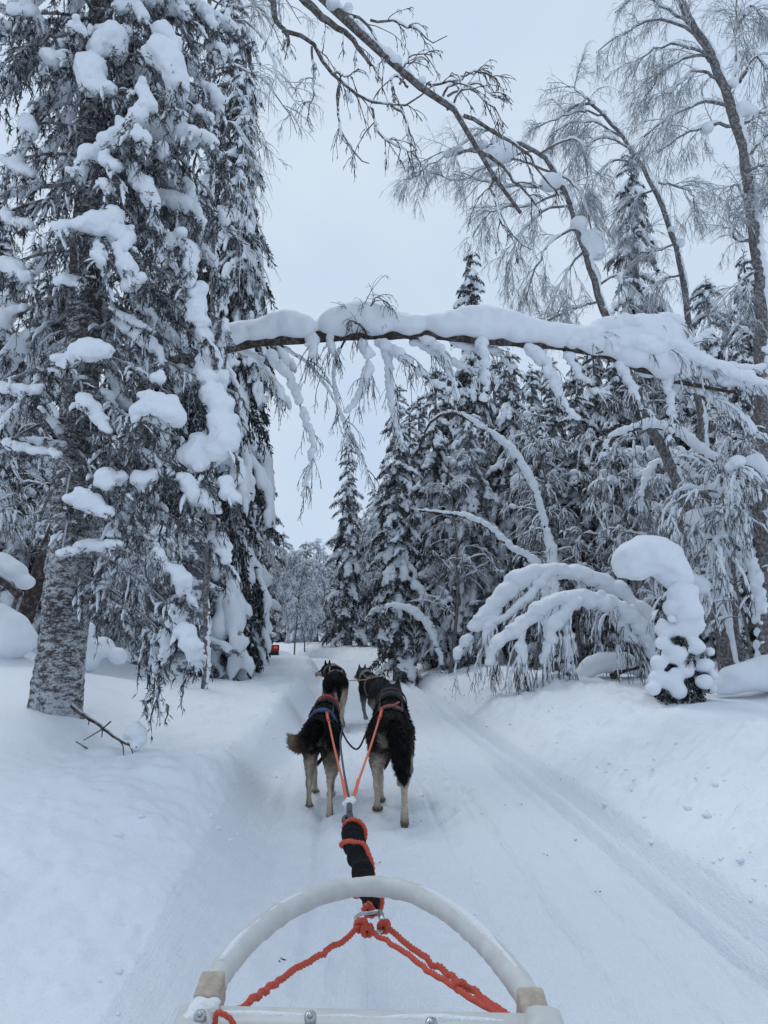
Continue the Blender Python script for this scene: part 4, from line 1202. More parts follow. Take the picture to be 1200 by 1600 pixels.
# ------------------------------------------------------------------ the bent birch bush, the capped spruce, humps
G_B = 'stems of the bent birch bush'
bz = np.array([X_at(1005, 8.6), 8.6, gh(X_at(1005, 8.6), 8.6)])
bush = root('birch_bush', 'birch bush bent to the ground in white snow-loaded hoops beside the trail', 'birch bush', bz)
BUSH = [([(1032, 1000, 8.5), (1005, 965, 8.55), (965, 928, 8.6), (905, 905, 8.6), (855, 897, 8.6), (815, 912, 8.6), (775, 950, 8.6), (740, 990, 8.6), (714, 1030, 8.6)], [12, 15, 17, 18, 17, 17, 15, 13, 11]),
        ([(1022, 1020, 8.3), (995, 978, 8.2), (952, 952, 8.2), (905, 943, 8.2), (862, 948, 8.2), (832, 970, 8.2), (795, 996, 8.2), (772, 1020, 8.2), (765, 1042, 8.2)], [9, 13, 15, 16, 16, 13, 13, 12, 10]),
        ([(905, 945, 8.2), (880, 965, 8.15), (862, 1005, 8.1), (848, 1040, 8.1)], [12, 14, 14, 9]), ([(855, 900, 8.6), (832, 930, 8.5), (800, 962, 8.5), (775, 975, 8.5)], [11, 12, 11, 7]),
        ([(950, 955, 8.2), (985, 1000, 8.3), (1000, 1025, 8.3)], [8, 12, 10]), ([(880, 965, 8.2), (890, 1000, 8.1), (885, 1052, 8.1)], [6, 10, 10]), ([(815, 985, 8.2), (815, 1020, 8.1), (818, 1050, 8.1)], [8, 11, 10]),
        ([(780, 950, 8.6), (760, 1000, 8.5), (770, 1030, 8.4)], [8, 10, 6]), ([(905, 910, 8.7), (930, 960, 8.9), (935, 1010, 9.0)], [6, 8, 5])]
for i, (ch, sp_) in enumerate(BUSH):
    rng = np.random.default_rng(1000 + i)
    q = np.array([P(*a) for a in ch]); 
    q[0, 2] = max(q[0, 2] - .1, gh(q[0, 0], q[0, 1]) - .1) if i < 2 else q[0, 2]
    q = resample(q - bz, 22); lr = np.linspace(.024 if i < 2 else .014, .005, 22)
    bo = obj('stem', tubes([q], [lr], 8, True).mesh('stem', M_BARK_D), bush)
    rad = np.interp(np.linspace(0, 1, 22), np.linspace(0, 1, len(sp_)), sp_) / F * 8.4 * .70 * (1 + .35 * noise3(q, 3.5, 2, i))
    sn = snow_on(q + np.array([0, 0, .7]) * rad[:, None], rad, 1020 + i, jit=.25, amp=.32, h=.019, gap=.06)
    gg, a2, a3 = birch_spray(q[None], [lr * .5], rng, l2=(.3, .7), c2=18, l3=(.12, .3), c3=5, l4=(.03, .08), c4=2, droop=(3.0, 2.2, 1.2), t0=.15)
    obj('twigs', gg.mesh('twigs', M_TWIG_D), bo, kind='stuff')
    sn.addg(snow_strips(list(a2), [.013] * len(a2), rng, .6)).addg(snow_strips(list(a3), [.006] * len(a3), rng, .35, sides=4))
    obj('snow_load', sn.mesh('stem_snow', M_SNOW), bo, kind='stuff')

YC = 6.7
cb = np.array([X_at(1058, YC), YC, 0]); cb[2] = gh(cb[0], cb[1])
cap = root('spruce_tree', 'little spruce by the trail with a snow cap like a drooping mushroom', 'spruce tree', cb)
pt = np.array([P(1062, 1095, YC), P(1060, 1000, YC), P(1052, 930, YC), P(1035, 880, YC)]) - cb
pt[0, 2] = -.15
obj('trunk', tubes([resample(pt, 12)], [np.linspace(.04, .015, 12)], 8).mesh('small_trunk', M_BARK_P), cap)
rng = np.random.default_rng(55)
cg = Geo(); axp = resample(pt, 40)
for i in range(60):
    f = rng.uniform(.04, .8); a = rng.uniform(0, 6.28)
    p, _ = interp(axp, np.array([f]))
    g_, s_ = FARB[rng.integers(len(FARB))]
    cg.addg(g_, rotz(a) @ roty(.25) * (.34 * (1.15 - .5 * f)), p[0])
obj('crown', cg.mesh('capped_crown', M_NEEDLE), cap, kind='stuff')
HAT = [(985, 878, 26), (1000, 866, 30), (1018, 862, 28), (1035, 872, 30), (1050, 888, 28), (978, 892, 16), (1060, 905, 24), (1000, 890, 20)]
BODY = [(1066, 930, 26), (1072, 955, 26), (1050, 950, 16), (1082, 975, 20), (1066, 985, 22), (1040, 985, 16), (1035, 1005, 13), (1058, 1022, 20), (1085, 1010, 16), (1030, 1035, 15), (1072, 1048, 14), (1028, 1060, 16), (1050, 1066, 18), (1060, 1080, 14), (1098, 1040, 16), (1100, 1065, 14), (1020, 1076, 12)]
for nm, lst, yo in (('snow_cap', HAT, 0.0), ('snow_load', BODY, -.14)):
    C = np.array([P(a, c, YC + yo + rng.normal(0, .02)) for a, c, _ in lst]) - cb; Rr = np.array([r_ for *_, r_ in lst]) / F * YC
    if nm == 'snow_load':
        ang = rng.uniform(0, 6.28, 22); hz = rng.uniform(.05, .75, 22)
        C = np.vstack([C, np.stack([np.cos(ang) * .2 + .03, np.sin(ang).clip(-.3, 1) * .2, hz], 1)]); Rr = np.concatenate([Rr * .9, rng.uniform(.04, .09, 22)])
        C = np.vstack([C, C + rng.normal(0, .06, C.shape)]); Rr = np.concatenate([Rr, Rr * rng.uniform(.3, .6, len(Rr))])
    obj(nm, blob(C, Rr, .016, k=.6, amp=.14 if nm == 'snow_cap' else .3, freq=9, seed=60).mesh(nm, M_SNOW), cap)

def hump(label, chain, Yc, seed, cat='snow hump', name='snow_hump', squash=(1, 1, .8), log=None):
    C = np.array([P(a, c, Yc + (d if d else 0)) for a, c, _, d in chain]); Rr = np.array([r_ for _, _, r_, _ in chain]) / F * Yc
    o0 = C.mean(0); o0[2] = gh(o0[0], o0[1])
    r = root(name, label, cat, o0)
    obj('snow_load', blob(C - o0, Rr, max(.016, Rr.mean() * .12), k=.7, amp=.10, seed=seed, squash=squash).mesh('hump_snow', M_SNOW), r)
    if log is not None:
        q = np.array([P(*a) for a in log]) - o0
        obj('log', tubes([resample(q, 12)], [np.linspace(.04, .03, 12)], 10, True).mesh('log', M_BARK_D), r)
    return r
hump('fallen log under a rounded pad of snow between the birch bush and the capped spruce', [(925, 1040, 18, 0), (950, 1034, 20, 0), (975, 1036, 20, 0), (1000, 1046, 15, 0), (915, 1050, 14, 0)], 8.8, 71, 'log', 'fallen_log', log=[(955, 1058, 8.75), (975, 1046, 8.7), (1012, 1040, 8.7)])
hump('fallen trunk under a long pad of snow at the left border behind the near spruce', [(-30, 870, 22, 0), (0, 880, 22, 0), (22, 892, 20, 0), (40, 910, 14, 0), (-60, 860, 22, 0)], 6.6, 72, 'log', 'fallen_log', log=[(-70, 870, 6.45), (0, 905, 6.4), (30, 932, 6.4)])
hump('rounded snow hump at the left border just left of the near trunk', [(-10, 965, 30, 0), (20, 975, 24, 0), (-40, 975, 34, 0), (30, 1000, 26, 0), (0, 1010, 34, 0)], 6.3, 73)
hump('snow-buried shrub close behind the right side of the near trunk', [(132, 985, 16, 0), (128, 1010, 16, 0), (160, 1012, 18, 0), (185, 1025, 14, 0), (140, 1035, 16, 0)], 7.6, 74, 'shrub', 'shrub', squash=(1, 1, .95))
hump('rounded snow hump at the right border in front of the birches', [(1150, 1060, 26, 0), (1185, 1055, 30, 0), (1220, 1050, 34, 0), (1130, 1072, 16, 0)], 7.0, 75)
# ------------------------------------------------------------------ the four sled dogs
def rcone(p, a, b_, ra, rb):
    a, b_ = np.asarray(a, float), np.asarray(b_, float)
    ab = b_ - a
    t = np.clip(((p - a) @ ab) / (ab @ ab + 1e-12), 0, 1)
    return np.linalg.norm(p - a - t[..., None] * ab, axis=-1) - (ra + (rb - ra) * t)

def sdf_body(prims, h, k=0.03, pad=.05):
    lo = np.min([np.minimum(a, b_) - max(ra, rb) for a, b_, ra, rb, *_ in prims], axis=0) - pad
    hi = np.max([np.maximum(a, b_) + max(ra, rb) for a, b_, ra, rb, *_ in prims], axis=0) + pad
    n = np.ceil((hi - lo) / h).astype(int) + 1
    Fd = np.full(tuple(n), 1.0)
    ax = [lo[i] + np.arange(n[i]) * h for i in range(3)]
    for pr in prims:
        a, b_, ra, rb = [np.asarray(x, float) for x in pr[:4]]
        kk = pr[4] if len(pr) > 4 else k
        e = max(ra, rb) + kk + 3 * h
        l, u = np.minimum(a, b_) - e, np.maximum(a, b_) + e
        s = [slice(max(0, int((l[i] - lo[i]) / h)), min(n[i], int((u[i] - lo[i]) / h) + 2)) for i in range(3)]
        G_ = np.stack(np.meshgrid(ax[0][s[0]], ax[1][s[1]], ax[2][s[2]], indexing='ij'), -1)
        d = rcone(G_, a, b_, float(ra), float(rb))
        f = Fd[s[0], s[1], s[2]]
        hh = np.maximum(kk - np.abs(f - d), 0) / kk
        Fd[s[0], s[1], s[2]] = np.minimum(f, d) - hh * hh * kk * .25
    return surfnets(Fd, lo, h)

def fur_mat(name):
    m, nt, b = new_mat(name)
    at = nt.nodes.new('ShaderNodeAttribute'); at.attribute_name = 'coat'
    n = noise_n(nt, 130, 2, .6)
    mx = nt.nodes.new('ShaderNodeMix'); mx.data_type = 'RGBA'; mx.blend_type = 'MULTIPLY'; mx.inputs[0].default_value = 1
    nt.links.new(at.outputs['Color'], mx.inputs[6])
    g = nt.nodes.new('ShaderNodeCombineColor'); v = maprange(nt, n, .25, .75, .75, 1.2)
    for i in range(3): nt.links.new(v, g.inputs[i])
    nt.links.new(g.outputs[0], mx.inputs[7]); nt.links.new(mx.outputs[2], b.inputs['Base Color'])
    b.inputs['Roughness'].default_value = .8; b.inputs['Specular IOR Level'].default_value = .2
    bump(nt, b, n, .5, .01)
    return m
M_FUR = fur_mat('dog_coat')

def set_coat(me, col):
    at = me.color_attributes.new('coat', 'FLOAT_COLOR', 'POINT')
    at.data.foreach_set('color', np.column_stack([col, np.ones(len(col))]).astype(np.float32).ravel())

BLK, CRM, GRY, BRN, TAN = (np.array(c) for c in ((.011, .0108, .012), (.46, .385, .31), (.17, .165, .165), (.075, .047, .034), (.28, .20, .14)))

def make_dog(name_label, loc, rz, pose, coat, seed, scale=1.0, group='sled dogs in harness'):
    """pose: hind / front legs as (hip-or-shoulder, knee, hock, toe-root, toe) lists for left and right; tail chain; head"""
    rng = np.random.default_rng(seed)
    r = root('dog', name_label, 'dog', loc, rz, group); r.scale = (scale * pose.get('slim', .9), scale, scale)
    pr = []
    def c(a, b_, ra, rb, k=.035): pr.append((np.array(a, float), np.array(b_, float), ra, rb, k))
    rl = pose.get('roll', 0.0)
    c((-.028, -.03, .475), (.028, -.03, .475), .092, .092)                 # rump
    c((0, -.02, .485), (0, .20, .485), .098, .095)                         # loin
    c((0, .20, .465), (0, .44, .455), .110, .125)                          # ribs
    c((0, .26, .41), (0, .46, .39), .085, .10)                             # deep chest
    c((-.03, .42, .52), (.03, .42, .52), .075, .075)                       # withers
    hd = pose['head']                                                       # head centre, nose direction
    hc, nd_ = np.array(hd[0], float), nrm(np.array(hd[1], float))
    upv = np.array([0, 0, 1.0]); rt = nrm(np.cross(nd_, upv)); up = np.cross(rt, nd_)
    c((0, .45, .49), (0 * .5 + hc[0] * .35, .45 + (hc[1] - .45) * .55, .49 + (hc[2] - .49) * .55), .105, .090)
    c((hc[0] * .35, .45 + (hc[1] - .45) * .55, .49 + (hc[2] - .49) * .55), hc - nd_ * .03, .090, .074)
    c(hc - rt * .018, hc + rt * .018, .066, .066)                           # skull
    c(hc + nd_ * .03 - up * .022, hc + nd_ * .065 - up * .03, .055, .043)  # cheeks
    c(hc + nd_ * .07 - up * .022, hc + nd_ * .145 - up * .035, .036, .024, .02)  # muzzle
    ears = []
    for s in (-1, 1):
        e0 = hc + rt * s * .042 + up * .045 - nd_ * .012
        e1 = hc + rt * s * .052 + up * .118 - nd_ * .012
        c(e0 - rt * s * .012, e1, .024, .006, .012); c(e0 + rt * s * .012, e1, .022, .006, .012)
        ears.append((e0, e1))
    legs = []
    for s, L in ((-1, pose['hind_l']), (1, pose['hind_r'])):
        hip, knee, hock, mt, toe = [np.array(q, float) for q in L]
        c(hip, knee, .086, .050, .03); c(hip + np.array([0, -.03, -.02]), (knee + hock) / 2 + np.array([0, -.01, .03]), .062, .034, .03)
        c(knee, hock, .046, .0215, .022); c(hock + np.array([0, -.006, .006]), hock + np.array([0, -.004, -.012]), .0255, .0245, .012); c(hock, mt, .0215, .0165, .010); c(mt, toe, .021, .027, .012)
        fd = nrm((toe - mt) * np.array([1, 1, .3]) + 1e-6); sd = np.array([fd[1], -fd[0], 0])
        for j, o in enumerate((-.024, -.008, .008, .024)):
            c(toe + sd * o, toe + sd * o + fd * (.022 + .008 * (1 - abs(j - 1.5))) - np.array([0, 0, .006]), .0140, .0115, .004)
        legs += [knee, hock]
    for s, L in ((-1, pose['front_l']), (1, pose['front_r'])):
        sh, el, wr, mt, toe = [np.array(q, float) for q in L]
        c(sh, el, .062, .042, .03); c(el, wr, .036, .0245, .02); c(wr, mt, .0245, .021, .012); c(mt, toe, .023, .026, .012)
        fd = nrm((toe - mt) * np.array([1, 1, .3]) + 1e-6); sd = np.array([fd[1], -fd[0], 0])
        for j, o in enumerate((-.024, -.008, .008, .024)):
            c(toe + sd * o, toe + sd * o + fd * (.022 + .008 * (1 - abs(j - 1.5))) - np.array([0, 0, .006]), .0140, .0115, .004)
    tail = resample(np.array(pose['tail'], float), 9)
    trd = np.interp(np.linspace(0, 1, 9), [0, .15, .55, .85, 1], [.032, .037, .040, .028, .011])
    for i in range(8): c(tail[i], tail[i + 1], trd[i], trd[i + 1], .02)
    V, Q = sdf_body(pr, .0108)
    me = Geo().add(V, Q).mesh('dog_body', M_FUR)
    body = obj('body', me, r)
    # where on the body each point is
    dt = np.min([rcone(V, tail[i], tail[i + 1], trd[i], trd[i + 1]) for i in range(8)], axis=0)
    tl = np.linalg.norm(V[:, None, :] - tail[None], axis=-1).argmin(1) / 8.0
    is_tail = (dt < .012) & (tl > .1)
    dh = np.linalg.norm(V - hc, axis=1)
    no = noise3(V, 16, 2, seed); nf = noise3(V, 60, 1, seed + 1)
    col = coat(V, is_tail, tl, dh, no, nf, dict(hc=hc, nd=nd_, up=up, rt=rt, pose=pose))
    # nose and inner ears are skin, the same on every dog
    nose = np.linalg.norm(V - (hc + nd_ * .165 - up * .033), axis=1) < .019
    col[nose] = (.01, .01, .01)
    set_coat(me, col)
    # coat of hairs: each a narrow blade lying back along the body
    N = np.empty(len(V) * 3, np.float32); me.vertices.foreach_get('normal', N); N = N.reshape(-1, 3).astype(float)
    A = np.linalg.norm(np.cross(V[Q[:, 1]] - V[Q[:, 0]], V[Q[:, 3]] - V[Q[:, 0]]), axis=1)
    nh = 19000
    w = A / A.sum(); 
    prob = w * np.where(is_tail[Q[:, 0]], 2.5, 1.0); prob /= prob.sum()
    fi = rng.choice(len(Q), nh, p=prob)
    wt = rng.dirichlet((1, 1, 1, 1), nh)
    hp = (V[Q[fi]] * wt[..., None]).sum(1); hn = nrm((N[Q[fi]] * wt[..., None]).sum(1)); vi = Q[fi, wt.argmax(1)]
    flow = np.tile(np.array([0, -1.0, -.45]), (nh, 1))
    leg = hp[:, 2] < .30
    flow[leg] = np.array([0, -.25, -1.0])
    onhead = dh[vi] < .16
    flow[onhead] = -nd_ + 0 * up
    tt = np.gradient(tail, axis=0); ti = (tl[vi] * 8).round().astype(int)
    flow[is_tail[vi]] = nrm(tt[ti[is_tail[vi]]])
    flow = flow - (flow * hn).sum(1, keepdims=True) * hn
    hl = np.full(nh, .026)
    hl[hp[:, 2] < .34] = .018; hl[hp[:, 2] < .22] = .009; hl[onhead] = .012
    breech = (hp[:, 1] < -.06) & (hp[:, 2] > .28) & (hp[:, 2] < .52) & (hn[:, 1] < 0)
    hl[breech] = .038
    hl[is_tail[vi]] = .042
    neck = (hp[:, 1] > .42) & ~onhead & (hp[:, 2] > .4); hl[neck] = .036
    earm = np.min([np.linalg.norm(hp - e1, axis=1) for _, e1 in ears] + [np.linalg.norm(hp - e0, axis=1) for e0, _ in ears], axis=0) < .045
    hl[earm] = .006
    hl = hl * rng.uniform(.6, 1.25, nh)
    dirs = nrm(nrm(flow) + hn * .42 + rng.normal(0, .16, (nh, 3)))
    dirs[is_tail[vi]] = nrm(dirs[is_tail[vi]] + hn[is_tail[vi]] * .25)
    g = blades(hp - hn * .002, dirs, hl, np.where(hl > .03, .0026, .0020), rng)
    fm = g.mesh('dog_fur', M_FUR)
    fc = col[vi] * rng.uniform(.75, 1.2, (nh, 1))
    set_coat(fm, np.repeat(fc, 4, 0))
    obj('fur', fm, body, kind='stuff')
    # eyes
    for s in (-1, 1):
        e = hc + rt * s * .034 + nd_ * .060 + up * .012
        C_ = ico_sphere(.0085, 2)
        obj('eye', Geo().addg(C_, None, e).mesh('dog_eye', M_EYE), body)
    tree = BVHTree.FromPolygons([tuple(v) for v in V], [tuple(int(i) for i in q) for q in Q])
    return r, body, tree, dict(hc=hc, nd=nd_, up=up, rt=rt, tail=tail)

def ico_sphere(rad, sub):
    import bmesh
    bm = bmesh.new(); bmesh.ops.create_icosphere(bm, subdivisions=sub, radius=rad)
    v = np.array([x.co[:] for x in bm.verts]); t = np.array([[w.index for w in f.verts] for f in bm.faces]); bm.free()
    return Geo().add(v, None, t)

M_EYE = plain('dog_eye', (.015, .01, .008), .1)
M_BLUE = plain('blue_webbing', (.012, .045, .13), .8, nsc=60, var=.4)
M_RED = plain('red_webbing', (.30, .022, .022), .75, nsc=60, var=.3)
M_PINK = plain('faded_red_webbing', (.24, .055, .055), .75, nsc=60, var=.3)
M_BLKW = plain('black_webbing', (.012, .012, .014), .8, nsc=60, var=.3)
M_GREYW = plain('grey_webbing', (.20, .19, .19), .8, nsc=60, var=.3)

def on_skin(tree, centre, direction, off):
    d = Vector(direction).normalized()
    o = Vector(centre) + d * .6
    hit, nrm_, _, _ = tree.ray_cast(o, -d)
    if hit is None: return np.array(centre) + np.array(d) * .1
    return np.array(hit) + np.array(d) * off

def band(tree, y0, y1, c0, c1, mat, name, parent, th=.013, a0=0, a1=360, n=48, tilt=0.0):
    """a strap round the body from one y to another, lying over the coat"""
    an = np.radians(np.linspace(a0, a1, n))
    rows = []
    for t in np.linspace(0, 1, 5):
        row = []
        for a in an:
            cc = np.array(c0) * (1 - t) + np.array(c1) * t
            d = np.array([math.cos(a), tilt * math.sin(a), math.sin(a)])
            off = th if 0 < t < 1 else th * .2
            row.append(on_skin(tree, cc, d, off))
        rows.append(row)
    W = np.array(rows)
    for _ in range(2): W[:, 1:-1] = .5 * W[:, 1:-1] + .25 * (W[:, :-2] + W[:, 2:])
    i = np.arange(4)[:, None] * n; j = np.arange(n - 1)[None]
    q = np.stack([i + j, i + n + j, i + n + j + 1, i + j + 1], -1).reshape(-1, 4)
    g = Geo().add(W.reshape(-1, 3), q)
    return obj(name, g.mesh(name, mat), parent)

def strap(tree, path, mat, name, parent, w=.011, off=.012, n=30):
    """narrow strap laid over the back: path of (centre, direction) pairs"""
    q = np.array([on_skin(tree, c, d, off) for c, d in path])
    q = resample(q, n)
    g = tubes([q], [w], 6, True)
    return obj(name, g.mesh(name, mat), parent), q

def mk_coat(kind):
    def coat(V, is_tail, tl, dh, no, nf, I):
        x, y, z = V.T
        col = np.tile(BLK, (len(V), 1))
        def mix(m, c):
            m = np.clip(m, 0, 1)[:, None]; col[:] = col * (1 - m) + np.asarray(c) * m
        if kind == 'A':
            mix(sstep(.40, .31, z + .05 * no) * sstep(.02, -.03, y + .03 * no) , BRN * 1.3 + TAN * .35)
            mix(sstep(.375, .27, z + .03 * no), CRM)                                                # pale legs, breeches
            mix(sstep(.46, .38, z + .04 * no) * sstep(-.09, -.13, y) * sstep(.075, .04, np.abs(x)), CRM * .9)
            mix(sstep(.30, .16, z) * sstep(.085, .115, np.abs(x) + .02 * no), BRN)                   # dark outer shank
            mix(sstep(.12, .02, z) * .25, TAN)
            mix(sstep(.055, .02, z + .012 * no) * .75, BRN * .6)
            mix(np.where(is_tail, sstep(.45, .95, tl + .12 * no), 0), TAN * 1.1)
            mix(np.where(is_tail, sstep(.8, 1.0, tl), 0), CRM * .8)
            mix(np.where(is_tail & (tl < .45), 1.0, 0), BLK)
        elif kind == 'B':
            mix(sstep(.115, .15, np.abs(x) + .02 * no) * sstep(.5, .42, z) * .8, BRN)
            mix(sstep(.385, .28, z + .03 * no), CRM)
            mix(sstep(.50, .40, z + .03 * no) * sstep(.10, .055, np.abs(x + .0) + .012 * no) * sstep(-.05, -.10, y), CRM * .9)
            mix(sstep(.34, .22, z) * sstep(.10, .125, np.abs(x) + .02 * no) * .8, BRN * 1.4)
            mix(sstep(.10, .02, z) * .35, TAN * .8)
            mix(sstep(.055, .02, z + .012 * no) * .75, BRN * .6)
            mix(np.where(is_tail, 1.0, 0), BLK)
            mix(np.where(is_tail, .35 * sstep(.1, .5, nf), 0), GRY * .6)
        elif kind == 'C':
            mix(sstep(.05, .085, x + .02 * no) * sstep(.44, .36, z) , CRM * 1.1)
            mix(sstep(.33, .26, z + .03 * no), CRM)
            mix(sstep(.36, .30, z) * sstep(.02, -.05, x) * .7, BRN)
            mix(np.where(is_tail, .0, 0), BLK)
        else:
            mix(np.full(len(V), .22) + .1 * no, GRY * .8)
            mix(sstep(.36, .24, z + .03 * no), GRY * 1.35)
            mix(sstep(.14, .04, z), GRY * 1.5)
        # face: pale cheeks, muzzle and inner ears
        f = V - I['hc']
        fu, fn, fr = f @ I['up'], f @ I['nd'], np.abs(f @ I['rt'])
        face = dh < .2
        mix(np.where(face & (fn > .045) & (fu < -.012), .9, 0), CRM * (.9 if kind != 'D' else .35))
        mix(np.where(face & (fu > .05) & (fn > -.004) & (fr > .03), .7, 0), CRM * .6)
        if kind == 'A': mix(np.where(face & (fu > .03) & (fr > .045) & (fu < .09), .75, 0), CRM * .55)
        if kind in 'AB': mix(np.where(face & (fr > .05) & (fu < .02), .6, 0), CRM * .6)
        return col
    return coat

def hleg(s, knee, hock, mt, toe, hx=.068): return [(s * hx, 0, .45), (s * .088, *knee), (s * .085, *hock), (s * .085, *mt), (s * .085, *toe)]
def fleg(s, el, wr, mt, toe): return [(s * .085, .43, .42), (s * .09, *el), (s * .075, *wr), (s * .072, *mt), (s * .072, *toe)]

# A: left wheel dog, tail swung to the left
ax_, ay_ = X_at(503, 4.15), 4.22
dogA, bodyA, treeA, IA = make_dog('dog at the back left with its pale-tipped tail swung left and a blue harness band', (ax_, ay_, gh(ax_, ay_)), R(2), dict(
    slim=.80, head=((.03, .69, .565), (-.10, 1, -.22)),
    hind_l=hleg(-1, (.14, .30), (.0, .18), (.03, .06), (.075, .022)), hind_r=hleg(1, (.0, .265), (-.18, .21), (-.225, .095), (-.215, .035)),
    front_l=fleg(-1, (.40, .29), (.44, .15), (.47, .04), (.51, .022)), front_r=fleg(1, (.36, .28), (.36, .15), (.30, .09), (.27, .06)),
    tail=[(-.005, -.09, .515), (-.03, -.16, .505), (-.10, -.20, .455), (-.165, -.20, .435), (-.21, -.19, .465)]), mk_coat('A'), 1, .90)
# B: right wheel dog, bushy tail hanging
bx_, by_ = X_at(610, 3.95), 4.03
dogB, bodyB, treeB, IB = make_dog('dog at the back right with a bushy black tail hanging down', (bx_, by_, gh(bx_, by_)), R(-1), dict(
    head=((.0, .70, .60), (.05, 1, -.18)),
    hind_l=hleg(-1, (.13, .29), (.02, .17), (.06, .05), (.105, .022)), hind_r=hleg(1, (.0, .26), (-.18, .215), (-.235, .09), (-.225, .022)),
    front_l=fleg(-1, (.38, .28), (.33, .15), (.30, .045), (.33, .022)), front_r=fleg(1, (.44, .30), (.52, .19), (.47, .13), (.44, .10)),
    tail=[(.005, -.09, .52), (.03, -.16, .485), (.055, -.195, .40), (.07, -.215, .31), (.08, -.235, .245)]), mk_coat('B'), 2, .92)
# C: left lead dog
cx_, cy_ = X_at(526, 7.5), 7.5
dogC, bodyC, treeC, IC = make_dog('dog in front of the back left dog, black with one white hind side, looking left', (cx_, cy_, gh(cx_, cy_)), R(3), dict(
    head=((-.12, .62, .56), (-.9, .55, -.05)),
    hind_l=hleg(-1, (.08, .29), (-.08, .18), (-.07, .06), (-.03, .022)), hind_r=hleg(1, (.10, .30), (-.03, .175), (.0, .055), (.045, .022)),
    front_l=fleg(-1, (.40, .29), (.45, .16), (.47, .04), (.51, .022)), front_r=fleg(1, (.38, .28), (.36, .16), (.33, .06), (.33, .03)),
    tail=[(.0, -.09, .50), (.0, -.13, .45), (.0, -.14, .36), (.005, -.15, .30), (.01, -.16, .27)]), mk_coat('C'), 3, .92)
# D: right lead dog, turned to the left
dx_, dy_ = X_at(594, 7.5), 7.55
dogD, bodyD, treeD, ID = make_dog('dark grey dog in front on the right, ears pricked, stepping off to the left', (dx_, dy_, gh(dx_, dy_)), R(19), dict(
    head=((-.03, .66, .59), (-.25, 1, -.05)),
    hind_l=hleg(-1, (.09, .29), (-.07, .18), (-.05, .06), (-.005, .022)), hind_r=hleg(1, (.04, .28), (-.12, .19), (-.13, .07), (-.09, .022)),
    front_l=fleg(-1, (.42, .29), (.44, .16), (.40, .10), (.37, .07)), front_r=fleg(1, (.38, .28), (.40, .15), (.42, .045), (.46, .022)),
    tail=[(.0, -.09, .50), (.01, -.13, .45), (.02, -.15, .36), (.02, -.16, .30), (.02, -.165, .26)]), mk_coat('D'), 4, .82)

UP = (0, 0, 1)
def harness(body, tree, mat, band_mat=None, wide=None):
    h_ = root_part = bpy.data.objects.new('harness', None); COL.objects.link(h_); h_.parent = body
    band(tree, .28, .31, (0, .27, .45), (0, .295, .45), mat, 'girth_strap', h_, .016)
    band(tree, .52, .55, (0, .50, .50), (0, .535, .545), mat, 'neck_strap', h_, .020)
    for s in (-1, 1):
        strap(tree, [((0, .48, .46), (s * .55, 0, 1)), ((0, .30, .46), (s * .75, 0, 1)), ((0, .12, .46), (s * .6, 0, 1)), ((0, -.03, .46), (s * .12, 0, 1))], mat, 'side_strap', h_, .009)
    if wide: band(tree, *wide, band_mat, 'back_band', h_, .019, 15, 165, 30)
    return h_
harness(bodyA, treeA, M_BLKW, M_BLUE, (.06, .14, (0, .09, .44), (0, .19, .44)))
harness(bodyB, treeB, M_BLKW)
hB = [o for o in bodyB.children if o.name.startswith('harness')][0]
band(treeB, .1, .14, (0, .13, .45), (0, .165, .45), M_PINK, 'back_band', hB, .018, 55, 125, 16)
strap(treeB, [((0, .02, .46), (.05, 0, 1)), ((0, .16, .46), (.2, 0, 1)), ((0, .36, .46), (.42, 0, 1))], M_PINK, 'back_line', hB, .007, .018)
harness(bodyC, treeC, M_GREYW)
harness(bodyD, treeD, M_GREYW)
# red collar on the back left dog, ahead of the shoulders
def collar(body, I, tree, mat, th=.024):
    a = np.array([0, .45, .49]); hc = I['hc']; n = nrm(hc - a)
    m = a + (hc - a) * .62
    rt = nrm(np.cross(n, np.array([0, 0, 1.0]))); up = np.cross(rt, n)
    an = np.linspace(0, 2 * math.pi, 33)
    q = np.array([on_skin(tree, m, rt * math.cos(t) + up * math.sin(t), .014) for t in an])
    for _ in range(2): q[1:-1] = .5 * q[1:-1] + .25 * (q[:-2] + q[2:])
    rows = np.stack([q - n * .014 - 0, q - n * .010 + 0, q + n * .010, q + n * .014], 0)
    mid = m
    rows[1:3] += nrm(q - mid) * .007
    nn_ = 33
    i = np.arange(3)[:, None] * nn_; j = np.arange(nn_ - 1)[None]
    f = np.stack([i + j, i + nn_ + j, i + nn_ + j + 1, i + j + 1], -1).reshape(-1, 4)
    return obj('collar', Geo().add(rows.reshape(-1, 3), f).mesh('collar', mat), body)
collar(bodyA, IA, treeA, M_RED); collar(bodyB, IB, treeB, M_BLKW); collar(bodyC, IC, treeC, M_BLKW); collar(bodyD, ID, treeD, M_BLKW)
